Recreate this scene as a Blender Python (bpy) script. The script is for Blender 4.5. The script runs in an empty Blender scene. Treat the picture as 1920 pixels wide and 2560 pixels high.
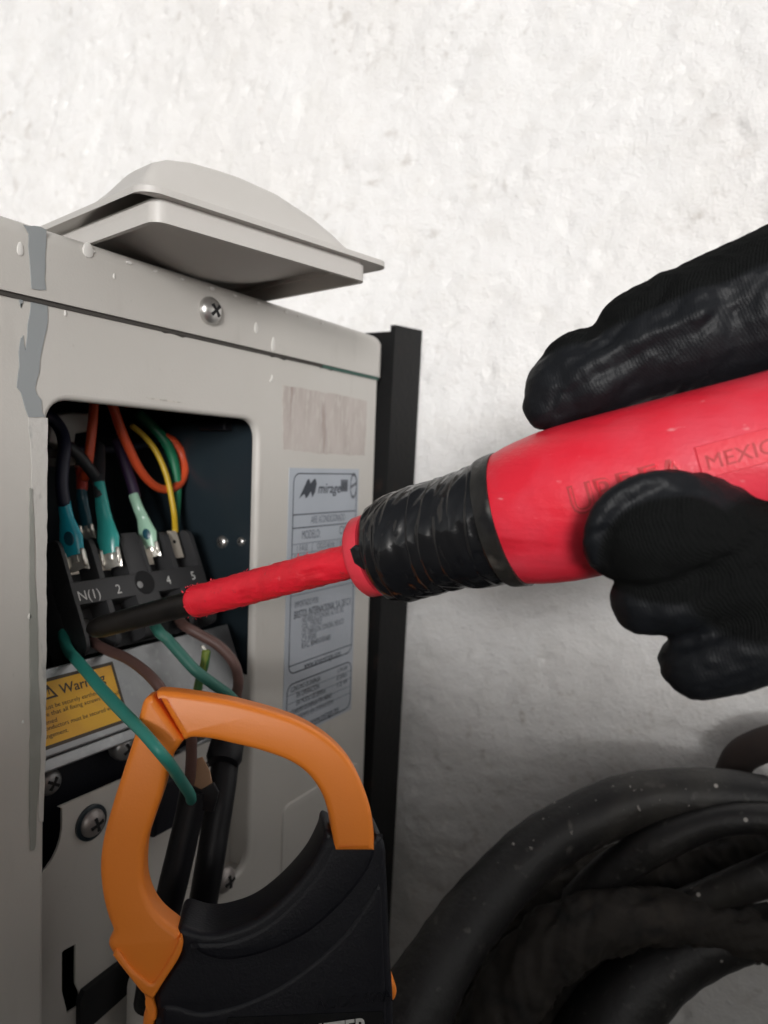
import bpy, bmesh, math, random
import numpy as np
from mathutils import Vector, Matrix
from mathutils.geometry import tessellate_polygon
random.seed(7); RNG = np.random.default_rng(7)
S = bpy.context.scene
C = S.collection
ORG = Vector((0.0, 0.0, 1.2))            # eye height above the yard floor

# ------------------------------------------------------------------ camera
RX = Vector((0.86546, 0.49975, 0.03498)); RD = Vector((0.06249, -0.03841, -0.99731)); RF = Vector((-0.49706, 0.86532, -0.06447))
cam = bpy.data.cameras.new("camera"); camo = bpy.data.objects.new("camera", cam); C.objects.link(camo)
M = Matrix((RX, -RD, -RF)).transposed().to_4x4(); M.translation = ORG
camo.matrix_world = M
cam.sensor_fit = 'VERTICAL'; cam.sensor_height = 36.0; cam.lens = 36.0*1870/2560
cam.clip_start = 0.01; cam.clip_end = 200
cam.dof.use_dof = True; cam.dof.focus_distance = 0.285; cam.dof.aperture_fstop = 12.5
S.camera = camo

# ------------------------------------------------------------------ sky, sun, exposure
SUN_FROM = Vector((.50, -0.85, .11)).normalized()
el = math.asin(SUN_FROM.z); az = math.atan2(SUN_FROM.x, SUN_FROM.y)
w = bpy.data.worlds.new("World"); S.world = w; w.use_nodes = True
nt = w.node_tree; bg = nt.nodes["Background"]
sky = nt.nodes.new("ShaderNodeTexSky"); sky.sky_type = 'NISHITA'; sky.sun_disc = False
sky.sun_elevation = el; sky.sun_rotation = az; sky.air_density = 1.0; sky.dust_density = 4.0
hs = nt.nodes.new("ShaderNodeHueSaturation"); hs.inputs['Saturation'].default_value = 0.12
nt.links.new(sky.outputs[0], hs.inputs['Color']); nt.links.new(hs.outputs[0], bg.inputs[0]); bg.inputs[1].default_value = 0.07
sl = bpy.data.lights.new("sun", 'SUN'); sl.energy = 1.3; sl.angle = math.radians(12); sl.color = (1.0, 0.992, 0.985)
so = bpy.data.objects.new("sun", sl); C.objects.link(so)
so.rotation_euler = (-SUN_FROM).to_track_quat('-Z', 'Y').to_euler(); so.location = (0, 0, 5)
S.view_settings.view_transform = 'Standard'; S.view_settings.look = 'None'
S.view_settings.exposure = 0.9; S.view_settings.gamma = 1.0
S.render.engine = 'CYCLES'
S.cycles.max_bounces = 10; S.cycles.diffuse_bounces = 6

# ------------------------------------------------------------------ surveying: sight lines met with the real planes things stand in
def ray(u, v): return RX*((u-960)/1870) + RD*((v-1280)/1870) + RF
def on_x(u, v, x): r = ray(u, v); return r*(x/r.x)
def on_y(u, v, y): r = ray(u, v); return r*(y/r.y)
def at(u, v, d): return ray(u, v)*d
class Frame:
    def __init__(s, o, e1, e2):
        s.o = Vector(o); s.e1 = Vector(e1).normalized(); s.n = s.e1.cross(Vector(e2)).normalized(); s.e2 = s.n.cross(s.e1)
    def p(s, a, b, c=0.0): return s.o + s.e1*a + s.e2*b + s.n*c
    def uv(s, u, v, c=0.0):
        r = ray(u, v); t = (s.o.dot(s.n)+c)/r.dot(s.n); q = r*t-s.o
        return (q.dot(s.e1), q.dot(s.e2))
    def sub(s, a, b, c=0.0): return Frame(s.p(a, b, c), s.e1, s.e2)

# ------------------------------------------------------------------ linking
WL = {}
def tag(o, label=None, cat=None, group=None, kind=None):
    if label: o['label'] = label
    if cat: o['category'] = cat
    if group: o['group'] = group
    if kind: o['kind'] = kind
    return o
def thing(name, loc, label, cat, group=None):
    o = bpy.data.objects.new(name, None); C.objects.link(o); o.empty_display_size = 0.02
    o.location = Vector(loc)+ORG; WL[o] = o.location.copy()
    return tag(o, label, cat, group)
def put(o, parent):
    if parent is not None:
        o.parent = parent; o.matrix_parent_inverse = Matrix.Translation(-WL[parent])
def link(name, verts, faces, mat, parent=None, smooth=40, mats=None, fmat=None):
    co = np.array([tuple(v) for v in verts], dtype=np.float64)
    c = (co.min(0)+co.max(0))/2
    me = bpy.data.meshes.new(name)
    me.from_pydata((co-c).tolist(), [], [list(f) for f in faces]); me.validate()
    bm = bmesh.new(); bm.from_mesh(me); bmesh.ops.recalc_face_normals(bm, faces=bm.faces); bm.to_mesh(me); bm.free()
    if smooth:
        me.polygons.foreach_set('use_smooth', [True]*len(me.polygons)); me.set_sharp_from_angle(angle=math.radians(smooth))
    for m in (mats or [mat]): me.materials.append(m)
    if fmat is not None: me.polygons.foreach_set('material_index', fmat)
    o = bpy.data.objects.new(name, me); C.objects.link(o)
    o.location = Vector(c)+ORG; WL[o] = o.location.copy()
    put(o, parent)
    return o

class MB:
    """collects shapes into one mesh"""
    def __init__(s): s.v = []; s.f = []
    def add(s, v, f):
        k = len(s.v); s.v += [Vector(x) for x in v]; s.f += [[i+k for i in q] for q in f]; return s
    def build(s, name, mat, parent=None, smooth=40): return link(name, s.v, s.f, mat, parent, smooth)

def catmull(pts, n=8, closed=False):
    """points may carry a trailing 1 (corner)"""
    dim = 3 if isinstance(pts[0], Vector) else 2
    cor = [0 if isinstance(p, Vector) else (len(p) > 2 and p[2] == 1) for p in pts]
    P = [np.array(tuple(p)[:dim], float) for p in pts]; N = len(P); out = []
    for i in range(N if closed else N-1):
        p1, p2 = P[i], P[(i+1) % N]
        p0 = P[i-1] if (closed or i > 0) else 2*p1-p2
        p3 = P[(i+2) % N] if (closed or i+2 < N) else 2*p2-p1
        if cor[i]: p0 = 2*p1-p2
        if cor[(i+1) % N]: p3 = 2*p2-p1
        k = 1 if (cor[i] and cor[(i+1) % N]) else n
        for j in range(k):
            t = j/k
            out.append(0.5*((2*p1)+(-p0+p2)*t+(2*p0-5*p1+4*p2-p3)*t*t+(-p0+3*p1-3*p2+p3)*t**3))
    if not closed: out.append(P[-1])
    return out

def rounded(w0, w1, h0, h1, r, n=6):
    out = []
    for cx, cy, a0 in ((w1-r, h1-r, 0), (w0+r, h1-r, 90), (w0+r, h0+r, 180), (w1-r, h0+r, 270)):
        for k in range(n+1):
            a = math.radians(a0+90*k/n); out.append((cx+r*math.cos(a), cy+r*math.sin(a)))
    return out

def round_poly(pts, r, n=6):
    out = []; N = len(pts)
    for i in range(N):
        p = np.array(pts[i], float); a = np.array(pts[i-1], float)-p; b = np.array(pts[(i+1) % N], float)-p
        la, lb = np.linalg.norm(a), np.linalg.norm(b); a /= la; b /= lb; ang = math.acos(max(-1, min(1, float(a@b)))); t = min(r/math.tan(ang/2), la*.45, lb*.45)
        q0, q1 = p+a*t, p+b*t
        for k in range(n+1):
            u = k/n; out.append(tuple((1-u)**2*q0+2*u*(1-u)*p+u*u*q1))
    return out

def inset(P, d):
    P = np.array(P); a = P-np.roll(P, 1, 0); b = np.roll(P, -1, 0)-P
    area = 0.5*np.sum(P[:, 0]*np.roll(P[:, 1], -1)-np.roll(P[:, 0], -1)*P[:, 1]); sg = 1 if area > 0 else -1
    def nrm(x):
        l = np.linalg.norm(x, axis=1, keepdims=True); l[l == 0] = 1; x = x/l
        return np.stack([-x[:, 1], x[:, 0]], 1)*sg
    na, nb = nrm(a), nrm(b); m = na+nb; l = np.sum(m*na, 1, keepdims=True); l[np.abs(l) < .35] = .35
    return P+d*m/l

def slab_vf(fr, pts, c0, c1, bev=0.0, seg=3, backbev=True):
    """outline pts (a,b) in frame fr, from depth c0 to c1 along the normal, rounded rims"""
    rings = []
    if bev > 0 and backbev:
        for k in range(seg): a = math.pi/2*k/seg; rings.append((bev*(1-math.sin(a)), c0+bev*(1-math.cos(a))))
        rings.append((0, c0+bev))
    else: rings.append((0, c0))
    if bev > 0:
        rings.append((0, c1-bev))
        for k in range(1, seg+1): a = math.pi/2*k/seg; rings.append((bev*(1-math.cos(a)), c1-bev+bev*math.sin(a)))
    else: rings.append((0, c1))
    V = []; F = []; n = len(pts)
    for d, c in rings:
        for p in (inset(pts, d) if d > 0 else np.array(pts)): V.append(fr.p(p[0], p[1], c))
    for r in range(len(rings)-1):
        for i in range(n): F.append((r*n+i, r*n+(i+1) % n, (r+1)*n+(i+1) % n, (r+1)*n+i))
    k = (len(rings)-1)*n
    for base, fl in ((0, True), (k, False)):
        d = rings[0][0] if fl else rings[-1][0]; q = inset(pts, d) if d > 0 else np.array(pts)
        for t in tessellate_polygon([[Vector((x, y, 0)) for x, y in q]]): F.append(tuple(base+i for i in (t[::-1] if fl else t)))
    return V, F
def slab(name, fr, pts, c0, c1, mat, parent=None, bev=0.0, seg=3, smooth=40, backbev=True):
    v, f = slab_vf(fr, pts, c0, c1, bev, seg, backbev); return link(name, v, f, mat, parent, smooth)
def rect(a0, a1, b0, b1): return [(a0, b0), (a1, b0), (a1, b1), (a0, b1)]

def poly_with_hole(outer, holes, c0, c1, fr, sheet=False):
    """flat sheet with holes, thickness c0..c1"""
    bm = bmesh.new(); edges = []
    for loop in [outer]+holes:
        vs = [bm.verts.new(fr.p(a, b, 0)) for a, b in loop]
        for i in range(len(vs)): edges.append(bm.edges.new((vs[i], vs[(i+1) % len(vs)])))
    r = bmesh.ops.triangle_fill(bm, use_beauty=True, use_dissolve=False, edges=edges)
    ex = bmesh.ops.extrude_face_region(bm, geom=list(bm.faces)) if not sheet else dict(geom=[])
    for v in [g for g in ex['geom'] if isinstance(g, bmesh.types.BMVert)]: v.co += fr.n*(c0-c1)
    for v in bm.verts: v.co += fr.n*c1
    bm.verts.index_update(); V = [v.co.copy() for v in bm.verts]; F = [[v.index for v in f.verts] for f in bm.faces]; bm.free()
    return V, F
def tube_vf(pts, rad, n=14, sub=6, flat=None, capround=True, ripple=0.0):
    P = [np.array(p) for p in catmull([Vector(p) for p in pts], sub)]
    m = len(P); K = len(pts)
    if hasattr(rad, '__len__'): R = np.interp(np.linspace(0, K-1, m), np.arange(K), rad)
    else: R = np.full(m, rad)
    F2 = np.ones(m) if flat is None else np.interp(np.linspace(0, K-1, m), np.arange(K), flat)
    T = np.gradient(np.array(P), axis=0); T /= np.linalg.norm(T, axis=1, keepdims=True)
    up = np.array([0, 0, 1.0]) if abs(T[0][2]) < .9 else np.array([1.0, 0, 0])
    if flat is not None: up = -np.array(tuple(RF))
    N = up-T[0]*up.dot(T[0]); N /= np.linalg.norm(N); V = []; F = []
    for i in range(m):
        N = N-T[i]*N.dot(T[i]); N /= np.linalg.norm(N); B = np.cross(T[i], N)
        for k in range(n):
            a = 2*math.pi*k/n; rr = R[i]
            if ripple: rr *= 1+ripple*(math.sin(i*1.3+k*2.1)+math.sin(i*.37+k))
            V.append(P[i]+rr*(F2[i]*N*math.cos(a)+B*math.sin(a)))
    for i in range(m-1):
        for k in range(n): F.append((i*n+k, i*n+(k+1) % n, (i+1)*n+(k+1) % n, (i+1)*n+k))
    if capround:
        for e, sg in ((0, -1), (m-1, 1)):
            base = len(V)
            for q, s_ in ((.7, .45), ):
                for k in range(n):
                    c = np.array(V[e*n+k]); V.append(P[e]+(c-P[e])*q+T[e]*sg*R[e]*s_)
            for k in range(n): F.append((e*n+k, e*n+(k+1) % n, base+(k+1) % n, base+k))
            F.append(tuple(base+k for k in range(n)))
    else:
        F.append(tuple(range(n))); F.append(tuple((m-1)*n+k for k in range(n)))
    return V, F
def tube(name, pts, rad, mat, parent=None, n=14, sub=6, flat=None, capround=True, ripple=0.0):
    v, f = tube_vf(pts, rad, n, sub, flat, capround, ripple); return link(name, v, f, mat, parent, 60)

def lathe_vf(o, axis, prof, n=48, fn=None):
    """prof: (distance along axis, radius)"""
    ax = Vector(axis).normalized(); e = ax.cross(Vector((0, 0, 1))).normalized(); g = ax.cross(e); V = []; F = []; m = len(prof)
    for s_, r in prof:
        for k in range(n):
            a = 2*math.pi*k/n; rr = r+(fn(s_, a) if fn and r > 0 else 0)
            V.append(Vector(o)+ax*s_+(e*math.cos(a)+g*math.sin(a))*rr)
    for i in range(m-1):
        for k in range(n): F.append((i*n+k, i*n+(k+1) % n, (i+1)*n+(k+1) % n, (i+1)*n+k))
    F.append(tuple(range(n-1, -1, -1))); F.append(tuple((m-1)*n+k for k in range(n)))
    return V, F
def lathe(name, o, axis, prof, mat, parent=None, n=48, fn=None, smooth=40):
    v, f = lathe_vf(o, axis, prof, n, fn); return link(name, v, f, mat, parent, smooth)

def text_vf(body, fr, a, b, h, xs=1.0, shear=0.0, align='LEFT', c=0.0, ext=0.0, bold=0.0, width=None):
    cu = bpy.data.curves.new("t", 'FONT'); cu.body = body; cu.size = 1.0; cu.align_x = align; cu.extrude = ext; cu.offset = bold; cu.resolution_u = 3
    o = bpy.data.objects.new("t", cu); C.objects.link(o); dg = bpy.context.evaluated_depsgraph_get(); dg.update()
    me = bpy.data.meshes.new_from_object(o.evaluated_get(dg)); co = [v.co.copy() for v in me.vertices]; fs = [list(p.vertices) for p in me.polygons]
    bpy.data.objects.remove(o); bpy.data.curves.remove(cu); bpy.data.meshes.remove(me)
    k = h/0.70
    if width:
        ext_x = max(v.x for v in co)-min(v.x for v in co); xs = width/(ext_x*k)
    return [fr.p(a+(v.x+shear*v.y)*k*xs, b+v.y*k, c+v.z) for v in co], fs

# ------------------------------------------------------------------ materials
def mat(name, col, rough=.5, metal=0.0, bump=None, var=None, spec=.5, coat=0.0, trans=0.0, spots=None, sheen=0.0):
    m = bpy.data.materials.new(name); m.use_nodes = True; t = m.node_tree; b = t.nodes["Principled BSDF"]
    b.inputs['Base Color'].default_value = (*col, 1); b.inputs['Roughness'].default_value = rough; b.inputs['Metallic'].default_value = metal
    b.inputs['Specular IOR Level'].default_value = spec; b.inputs['Coat Weight'].default_value = coat; b.inputs['Transmission Weight'].default_value = trans
    b.inputs['Sheen Weight'].default_value = sheen
    tc = t.nodes.new("ShaderNodeTexCoord")
    def noise(scale, det=4, stretch=None):
        n = t.nodes.new("ShaderNodeTexNoise"); n.inputs['Scale'].default_value = scale; n.inputs['Detail'].default_value = det
        if stretch:
            mp = t.nodes.new("ShaderNodeMapping"); mp.inputs['Scale'].default_value = stretch; t.links.new(tc.outputs['Object'], mp.inputs[0]); t.links.new(mp.outputs[0], n.inputs['Vector'])
        else: t.links.new(tc.outputs['Object'], n.inputs['Vector'])
        return n
    cur = None
    if var:
        for (sc, col2, lo, hi, *st) in var:
            msk = st[1] if len(st) > 1 else None
            n = noise(sc, 5, st[0] if st else None); fac = None; r = t.nodes.new("ShaderNodeMapRange"); r.inputs[1].default_value = lo; r.inputs[2].default_value = hi
            t.links.new(n.outputs['Fac'], r.inputs[0]); x = t.nodes.new("ShaderNodeMix"); x.data_type = 'RGBA'
            x.inputs[6].default_value = (*col, 1); x.inputs[7].default_value = (*col2, 1)
            if cur: t.links.new(cur, x.inputs[6])
            fac = r.outputs[0]
            if msk:
                n2 = noise(msk[0], 3); r2 = t.nodes.new("ShaderNodeMapRange"); r2.inputs[1].default_value = msk[1]; r2.inputs[2].default_value = msk[2]; t.links.new(n2.outputs['Fac'], r2.inputs[0])
                mu = t.nodes.new("ShaderNodeMath"); mu.operation = 'MULTIPLY'; t.links.new(fac, mu.inputs[0]); t.links.new(r2.outputs[0], mu.inputs[1]); fac = mu.outputs[0]
            t.links.new(fac, x.inputs[0]); cur = x.outputs[2]
    if spots:
        sc, col2, size = spots; vo = t.nodes.new("ShaderNodeTexVoronoi"); vo.inputs['Scale'].default_value = sc; t.links.new(tc.outputs['Object'], vo.inputs['Vector'])
        r = t.nodes.new("ShaderNodeMapRange"); r.inputs[1].default_value = size; r.inputs[2].default_value = size*.6; t.links.new(vo.outputs['Distance'], r.inputs[0])
        n = noise(sc*.22, 2); r2 = t.nodes.new("ShaderNodeMapRange"); r2.inputs[1].default_value = .5; r2.inputs[2].default_value = .56; t.links.new(n.outputs['Fac'], r2.inputs[0])
        mu = t.nodes.new("ShaderNodeMath"); mu.operation = 'MULTIPLY'; t.links.new(r.outputs[0], mu.inputs[0]); t.links.new(r2.outputs[0], mu.inputs[1])
        x = t.nodes.new("ShaderNodeMix"); x.data_type = 'RGBA'; x.inputs[6].default_value = (*col, 1); x.inputs[7].default_value = (*col2, 1)
        if cur: t.links.new(cur, x.inputs[6])
        t.links.new(mu.outputs[0], x.inputs[0]); cur = x.outputs[2]
    if cur: t.links.new(cur, b.inputs['Base Color'])
    if bump:
        last = None
        for (sc, st, *str_) in bump:
            n = noise(sc, 6, str_[0] if str_ else None); bp = t.nodes.new("ShaderNodeBump"); bp.inputs['Strength'].default_value = st; bp.inputs['Distance'].default_value = .002
            t.links.new(n.outputs['Fac'], bp.inputs['Height'])
            if last: t.links.new(last.outputs[0], bp.inputs['Normal'])
            last = bp
        t.links.new(last.outputs[0], b.inputs['Normal'])
    return m
M_ = {}
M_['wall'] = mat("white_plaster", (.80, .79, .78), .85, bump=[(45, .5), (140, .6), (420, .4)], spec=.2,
                 var=[(4.5, (.755, .735, .715), .47, .72), (30, (.765, .75, .73), .50, .74, (1, 1, 1.5)), (40, (.52, .485, .45), .59, .75, (1, 1, 1.4), (6, .48, .64)), (90, (.52, .49, .455), .59, .75, (1, 1, 1), (8, .50, .64)), (17, (.56, .50, .44), .64, .76, (1.5, 1, 2.2), (5, .52, .66))])  # stain noise; the finer dark specks also paint in shade of the pits
M_['paint'] = mat("ivory_unit_paint", (.485, .465, .434), .45, bump=[(900, .05), (40, .03)], var=[(14, (.46, .44, .408), .45, .75), (60, (.44, .42, .39), .60, .75, (1, 1, .3)), (300, (.40, .38, .35), .70, .80)])
M_['worn'] = mat("worn_ivory_paint", (.50, .485, .46), .7, var=[(60, (.48, .465, .43), .45, .62, (1, 1, .25)), (160, (.34, .34, .325), .62, .70, (1, 1, .4))], bump=[(300, .2)])
M_['swipe'] = mat("grey_paint_swipe", (.25, .268, .275), .45, var=[(40, (.26, .275, .28), .4, .7)])
M_['drip_grey'] = mat("grey_green_paint_run", (.26, .265, .24), .5, var=[(50, (.32, .32, .295), .5, .7)])
M_['drop'] = mat("dried_white_drop", (.60, .585, .555), .5)
M_['fleck'] = mat("dusty_paint_fleck", (.42, .40, .37), .7, var=[(90, (.16, .15, .14), .45, .6)])
M_['glue'] = mat("old_glue_residue", (.445, .40, .375), .75, var=[(50, (.39, .345, .32), .42, .62, (1, 1.6, .5)), (140, (.465, .43, .40), .5, .65, (1, 2, .7)), (38, (.27, .21, .195), .60, .70, (1, 2.2, .3))], bump=[(400, .1)])
M_['cover'] = mat("ivory_plastic", (.52, .50, .475), .45, bump=[(700, .05)], var=[(20, (.49, .47, .44), .45, .75)])
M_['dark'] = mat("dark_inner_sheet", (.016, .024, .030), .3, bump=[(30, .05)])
M_['innergrey'] = mat("grey_inner_sheet", (.48, .46, .43), .6)
M_['galv'] = mat("galvanized_steel", (.36, .37, .38), .45, .75, var=[(70, (.33, .34, .35), .4, .6), (220, (.42, .43, .44), .55, .75)], bump=[(250, .05)])
M_['steel'] = mat("screw_steel", (.58, .57, .55), .3, .9, bump=[(600, .05)])
M_['nickel'] = mat("tinned_brass", (.78, .75, .68), .25, .7, bump=[(500, .1)])
M_['tab'] = mat("dull_tinned_tab", (.52, .47, .40), .4, .25)
M_['glint'] = mat("dim_screw", (.25, .25, .25), .35, .6)
M_['screw_dull'] = mat("dull_screw", (.30, .275, .265), .42, .6)
M_['block'] = mat("charcoal_phenolic", (.036, .036, .038), .55, bump=[(700, .08)])
M_['white_ink'] = mat("white_ink", (.62, .62, .60), .6)
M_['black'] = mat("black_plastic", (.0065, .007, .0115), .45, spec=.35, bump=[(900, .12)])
M_['blackgloss'] = mat("black_gloss", (.008, .009, .011), .15)
M_['sheath'] = mat("black_cable_sheath", (.005, .005, .007), .45, spec=.3, bump=[(400, .08)])
M_['post'] = mat("black_painted_steel", (.007, .007, .0072), .6, spec=.2, var=[(40, (.022, .014, .012), .6, .75)], bump=[(200, .15)])
M_['foam'] = mat("black_foam_hose", (.0095, .009, .0095), .5, spec=.5, bump=[(60, .25), (260, .25)], spots=(75, (.42, .40, .37), .11), var=[(22, (.040, .037, .033), .5, .72, (1, 1, .5)), (140, (.07, .065, .06), .62, .75)])
M_['foam2'] = mat("dusty_foam_hose", (.030, .026, .023), .8, spec=.3, bump=[(150, .3)], var=[(18, (.062, .052, .043), .5, .72), (60, (.014, .013, .013), .5, .7)])
M_['rust'] = mat("rusty_brown_pipe", (.034, .022, .019), .8, var=[(30, (.016, .012, .011), .4, .7)])
M_['orange'] = mat("orange_plastic", (.97, .27, .03), .38, bump=[(1200, .05)])
M_['red'] = mat("red_insulation", (.74, .014, .032), .42, bump=[(120, .3), (500, .2)], var=[(70, (.58, .012, .024), .50, .72), (240, (.30, .035, .035), .64, .74), (160, (.80, .14, .16), .68, .78)])
M_['redhandle'] = mat("red_handle_plastic", (.76, .018, .04), .42, bump=[(70, .22, (.5, .5, 3)), (260, .10), (900, .08)], var=[(28, (.74, .075, .11), .42, .68), (60, (.60, .014, .03), .55, .75, (.4, .4, 2.5)), (230, (.82, .24, .26), .69, .76, (.6, .6, 1.4))])
M_['redstamp'] = mat("red_stamp_dirt", (.47, .032, .038), .55)
M_['redpad'] = mat("red_pad", (.76, .045, .07), .42, bump=[(500, .1)])
M_['tape'] = mat("black_electrical_tape", (.006, .0065, .008), .15, spec=.8, bump=[(55, .28), (180, .12)])
M_['tapedust'] = mat("dusty_tape_edge", (.022, .021, .019), .4, var=[(45, (.008, .008, .009), .40, .56), (120, (.06, .056, .05), .58, .7)], bump=[(300, .2)])
M_['shaft'] = mat("blackened_steel_shaft", (.022, .019, .017), .4, .5, var=[(80, (.010, .009, .009), .4, .7)], bump=[(300, .05)])
M_['w_orange'] = mat("orange_wire", (.60, .075, .022), .45)
M_['w_red'] = mat("red_wire", (.42, .035, .02), .45)
M_['w_yellow'] = mat("yellow_wire", (.56, .36, .02), .45)
M_['w_green'] = mat("green_wire", (.012, .16, .075), .45)
M_['w_teal'] = mat("teal_wire", (.035, .27, .22), .45, bump=[(120, .08)])
M_['w_teal2'] = mat("dull_teal_wire", (.035, .16, .125), .5)
M_['w_brown'] = mat("brown_wire", (.11, .058, .05), .5)
M_['w_navy'] = mat("navy_wire", (.012, .014, .035), .5)
M_['w_grey'] = mat("charcoal_wire", (.022, .024, .028), .5)
M_['w_purple'] = mat("purple_wire", (.03, .015, .045), .5)
M_['w_ground'] = mat("green_yellow_wire", (.16, .22, .03), .5, var=[(60, (.04, .13, .03), .48, .52, (3, 3, 1))])
M_['s_blue'] = mat("blue_vinyl_sleeve", (.015, .34, .44), .2)
M_['s_teal'] = mat("teal_vinyl_sleeve", (.04, .38, .35), .2)
M_['s_mint'] = mat("mint_vinyl_sleeve", (.34, .56, .42), .22)
M_['s_dark'] = mat("dark_vinyl_sleeve", (.01, .07, .10), .3)
M_['ivory_hole'] = mat("ivory_crimp", (.45, .43, .38), .4)
M_['label'] = mat("silver_label_film", (.37, .40, .445), .36, var=[(30, (.345, .375, .415), .4, .7)])
M_['print'] = mat("dark_label_ink", (.035, .042, .055), .5)
M_['print2'] = mat("grey_label_ink", (.11, .12, .14), .5)
M_['yellow'] = mat("yellow_label_film", (.78, .42, .02), .45, var=[(40, (.68, .33, .03), .45, .7)])
M_['inkblack'] = mat("brown_black_ink", (.05, .035, .02), .5)
M_['hole'] = mat("unlit_cavity_black", (.004, .004, .005), .8)
M_['paper'] = mat("brown_kraft_paper", (.33, .20, .12), .8)
M_['seal'] = mat("green_seam_gasket", (.03, .09, .07), .6)
M_['grime'] = mat("dark_seam_grime", (.05, .045, .04), .8)
M_['scuff'] = mat("faint_scuff", (.50, .47, .43), .7, var=[(200, (.36, .34, .31), .5, .6)])
M_['ground'] = mat("concrete_floor", (.15, .14, .13), .9, var=[(6, (.15, .145, .135), .4, .7)], bump=[(80, .3)])
M_['blocker_wall'] = mat("grey_shade_wall", (.24, .225, .20), .9, bump=[(40, .3)])

# ------------------------------------------------------------------ numpy value noise for relief
def vnoise(x, y, seed=0):
    r = np.random.default_rng(seed).random((256, 256)); xi = np.floor(x).astype(int); yi = np.floor(y).astype(int); fx = x-xi; fy = y-yi
    fx = fx*fx*(3-2*fx); fy = fy*fy*(3-2*fy); g = lambda a, b: r[a % 256, b % 256]
    return (g(xi, yi)*(1-fx)+g(xi+1, yi)*fx)*(1-fy)+(g(xi, yi+1)*(1-fx)+g(xi+1, yi+1)*fx)*fy
def fbm(x, y, seed=0, o=4): return sum(vnoise(x*2**k, y*2**k, seed+k)*.5**k for k in range(o))/sum(.5**k for k in range(o))

# ------------------------------------------------------------------ setting
WY = 0.575
def build_wall():
    nx, nz = 440, 460
    xs = np.linspace(-1.25, .35, nx); zs = np.linspace(-.72, .72, nz); X, Z = np.meshgrid(xs, zs)
    a = math.radians(28); U = X*math.cos(a)+Z*math.sin(a); V = -X*math.sin(a)+Z*math.cos(a)
    h = (fbm(U*12, V*20, 1)-.5)*.0085+(fbm(U*55, V*75, 5, 4)-.5)*.0024
    pit = fbm(U*70, V*120, 9, 3); h -= np.clip(pit-.67, 0, 1)*.014
    edge = np.minimum(np.minimum((X+1.25)/.1, (.35-X)/.1), np.minimum((Z+.72)/.1, (.72-Z)/.1)); h *= np.clip(edge, 0, 1)
    v = np.stack([X, WY-h, Z], -1).reshape(-1, 3); i = np.arange((nz-1)*(nx-1)); r = i//(nx-1); c = i % (nx-1); k = r*nx+c
    f = np.stack([k, k+1, k+nx+1, k+nx], 1); n0 = len(v)
    L = [(-4, -1.2), (4, -1.2), (4, 3.0), (-4, 3.0)]; vv = list(map(tuple, v)); ff = f.tolist()
    x0, x1, z0, z1 = -1.25, .35, -.72, .72
    def quad(a0, a1, b0, b1):
        k = len(vv); vv.extend([(a0, WY, b0), (a1, WY, b0), (a1, WY, b1), (a0, WY, b1)]); ff.append([k, k+1, k+2, k+3])
    quad(-4, 4, -1.2, z0); quad(-4, 4, z1, 1.6); quad(-4, x0, z0, z1); quad(x1, 4, z0, z1)
    k = len(vv); vv.extend([(-4, WY+.2, -1.2), (4, WY+.2, -1.2), (4, WY+.2, 1.6), (-4, WY+.2, 1.6), (-4, WY, -1.2), (4, WY, -1.2), (4, WY, 1.6), (-4, WY, 1.6)])
    ff += [[k, k+1, k+2, k+3], [k+4, k+5, k+1, k], [k+6, k+7, k+3, k+2], [k+5, k+6, k+2, k+1], [k+7, k+4, k, k+3]]
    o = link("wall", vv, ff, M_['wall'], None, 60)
    tag(o, "rough white plastered wall behind the outdoor unit, stained and pitted, with pit shade painted as dark specks", "wall"); return o
WALL = build_wall()
g = link("ground", [(-30, -30, -1.2), (30, -30, -1.2), (30, 30, -1.2), (-30, 30, -1.2)], [(0, 1, 2, 3)], M_['ground']); tag(g, kind='structure')
pw = MB()  # unseen wall added behind the camera to shade the lower scene
FW = Frame((0, -.70, 0), (1, 0, 0), (0, 0, 1))
v, f = slab_vf(FW, rect(-4, 4, -1.2, .032), -.2, 0); pw.add(v, f)
o = pw.build("shade_wall", M_['blocker_wall']); tag(o, "grey wall added unseen behind the camera to shade the lower scene", "wall")

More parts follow.
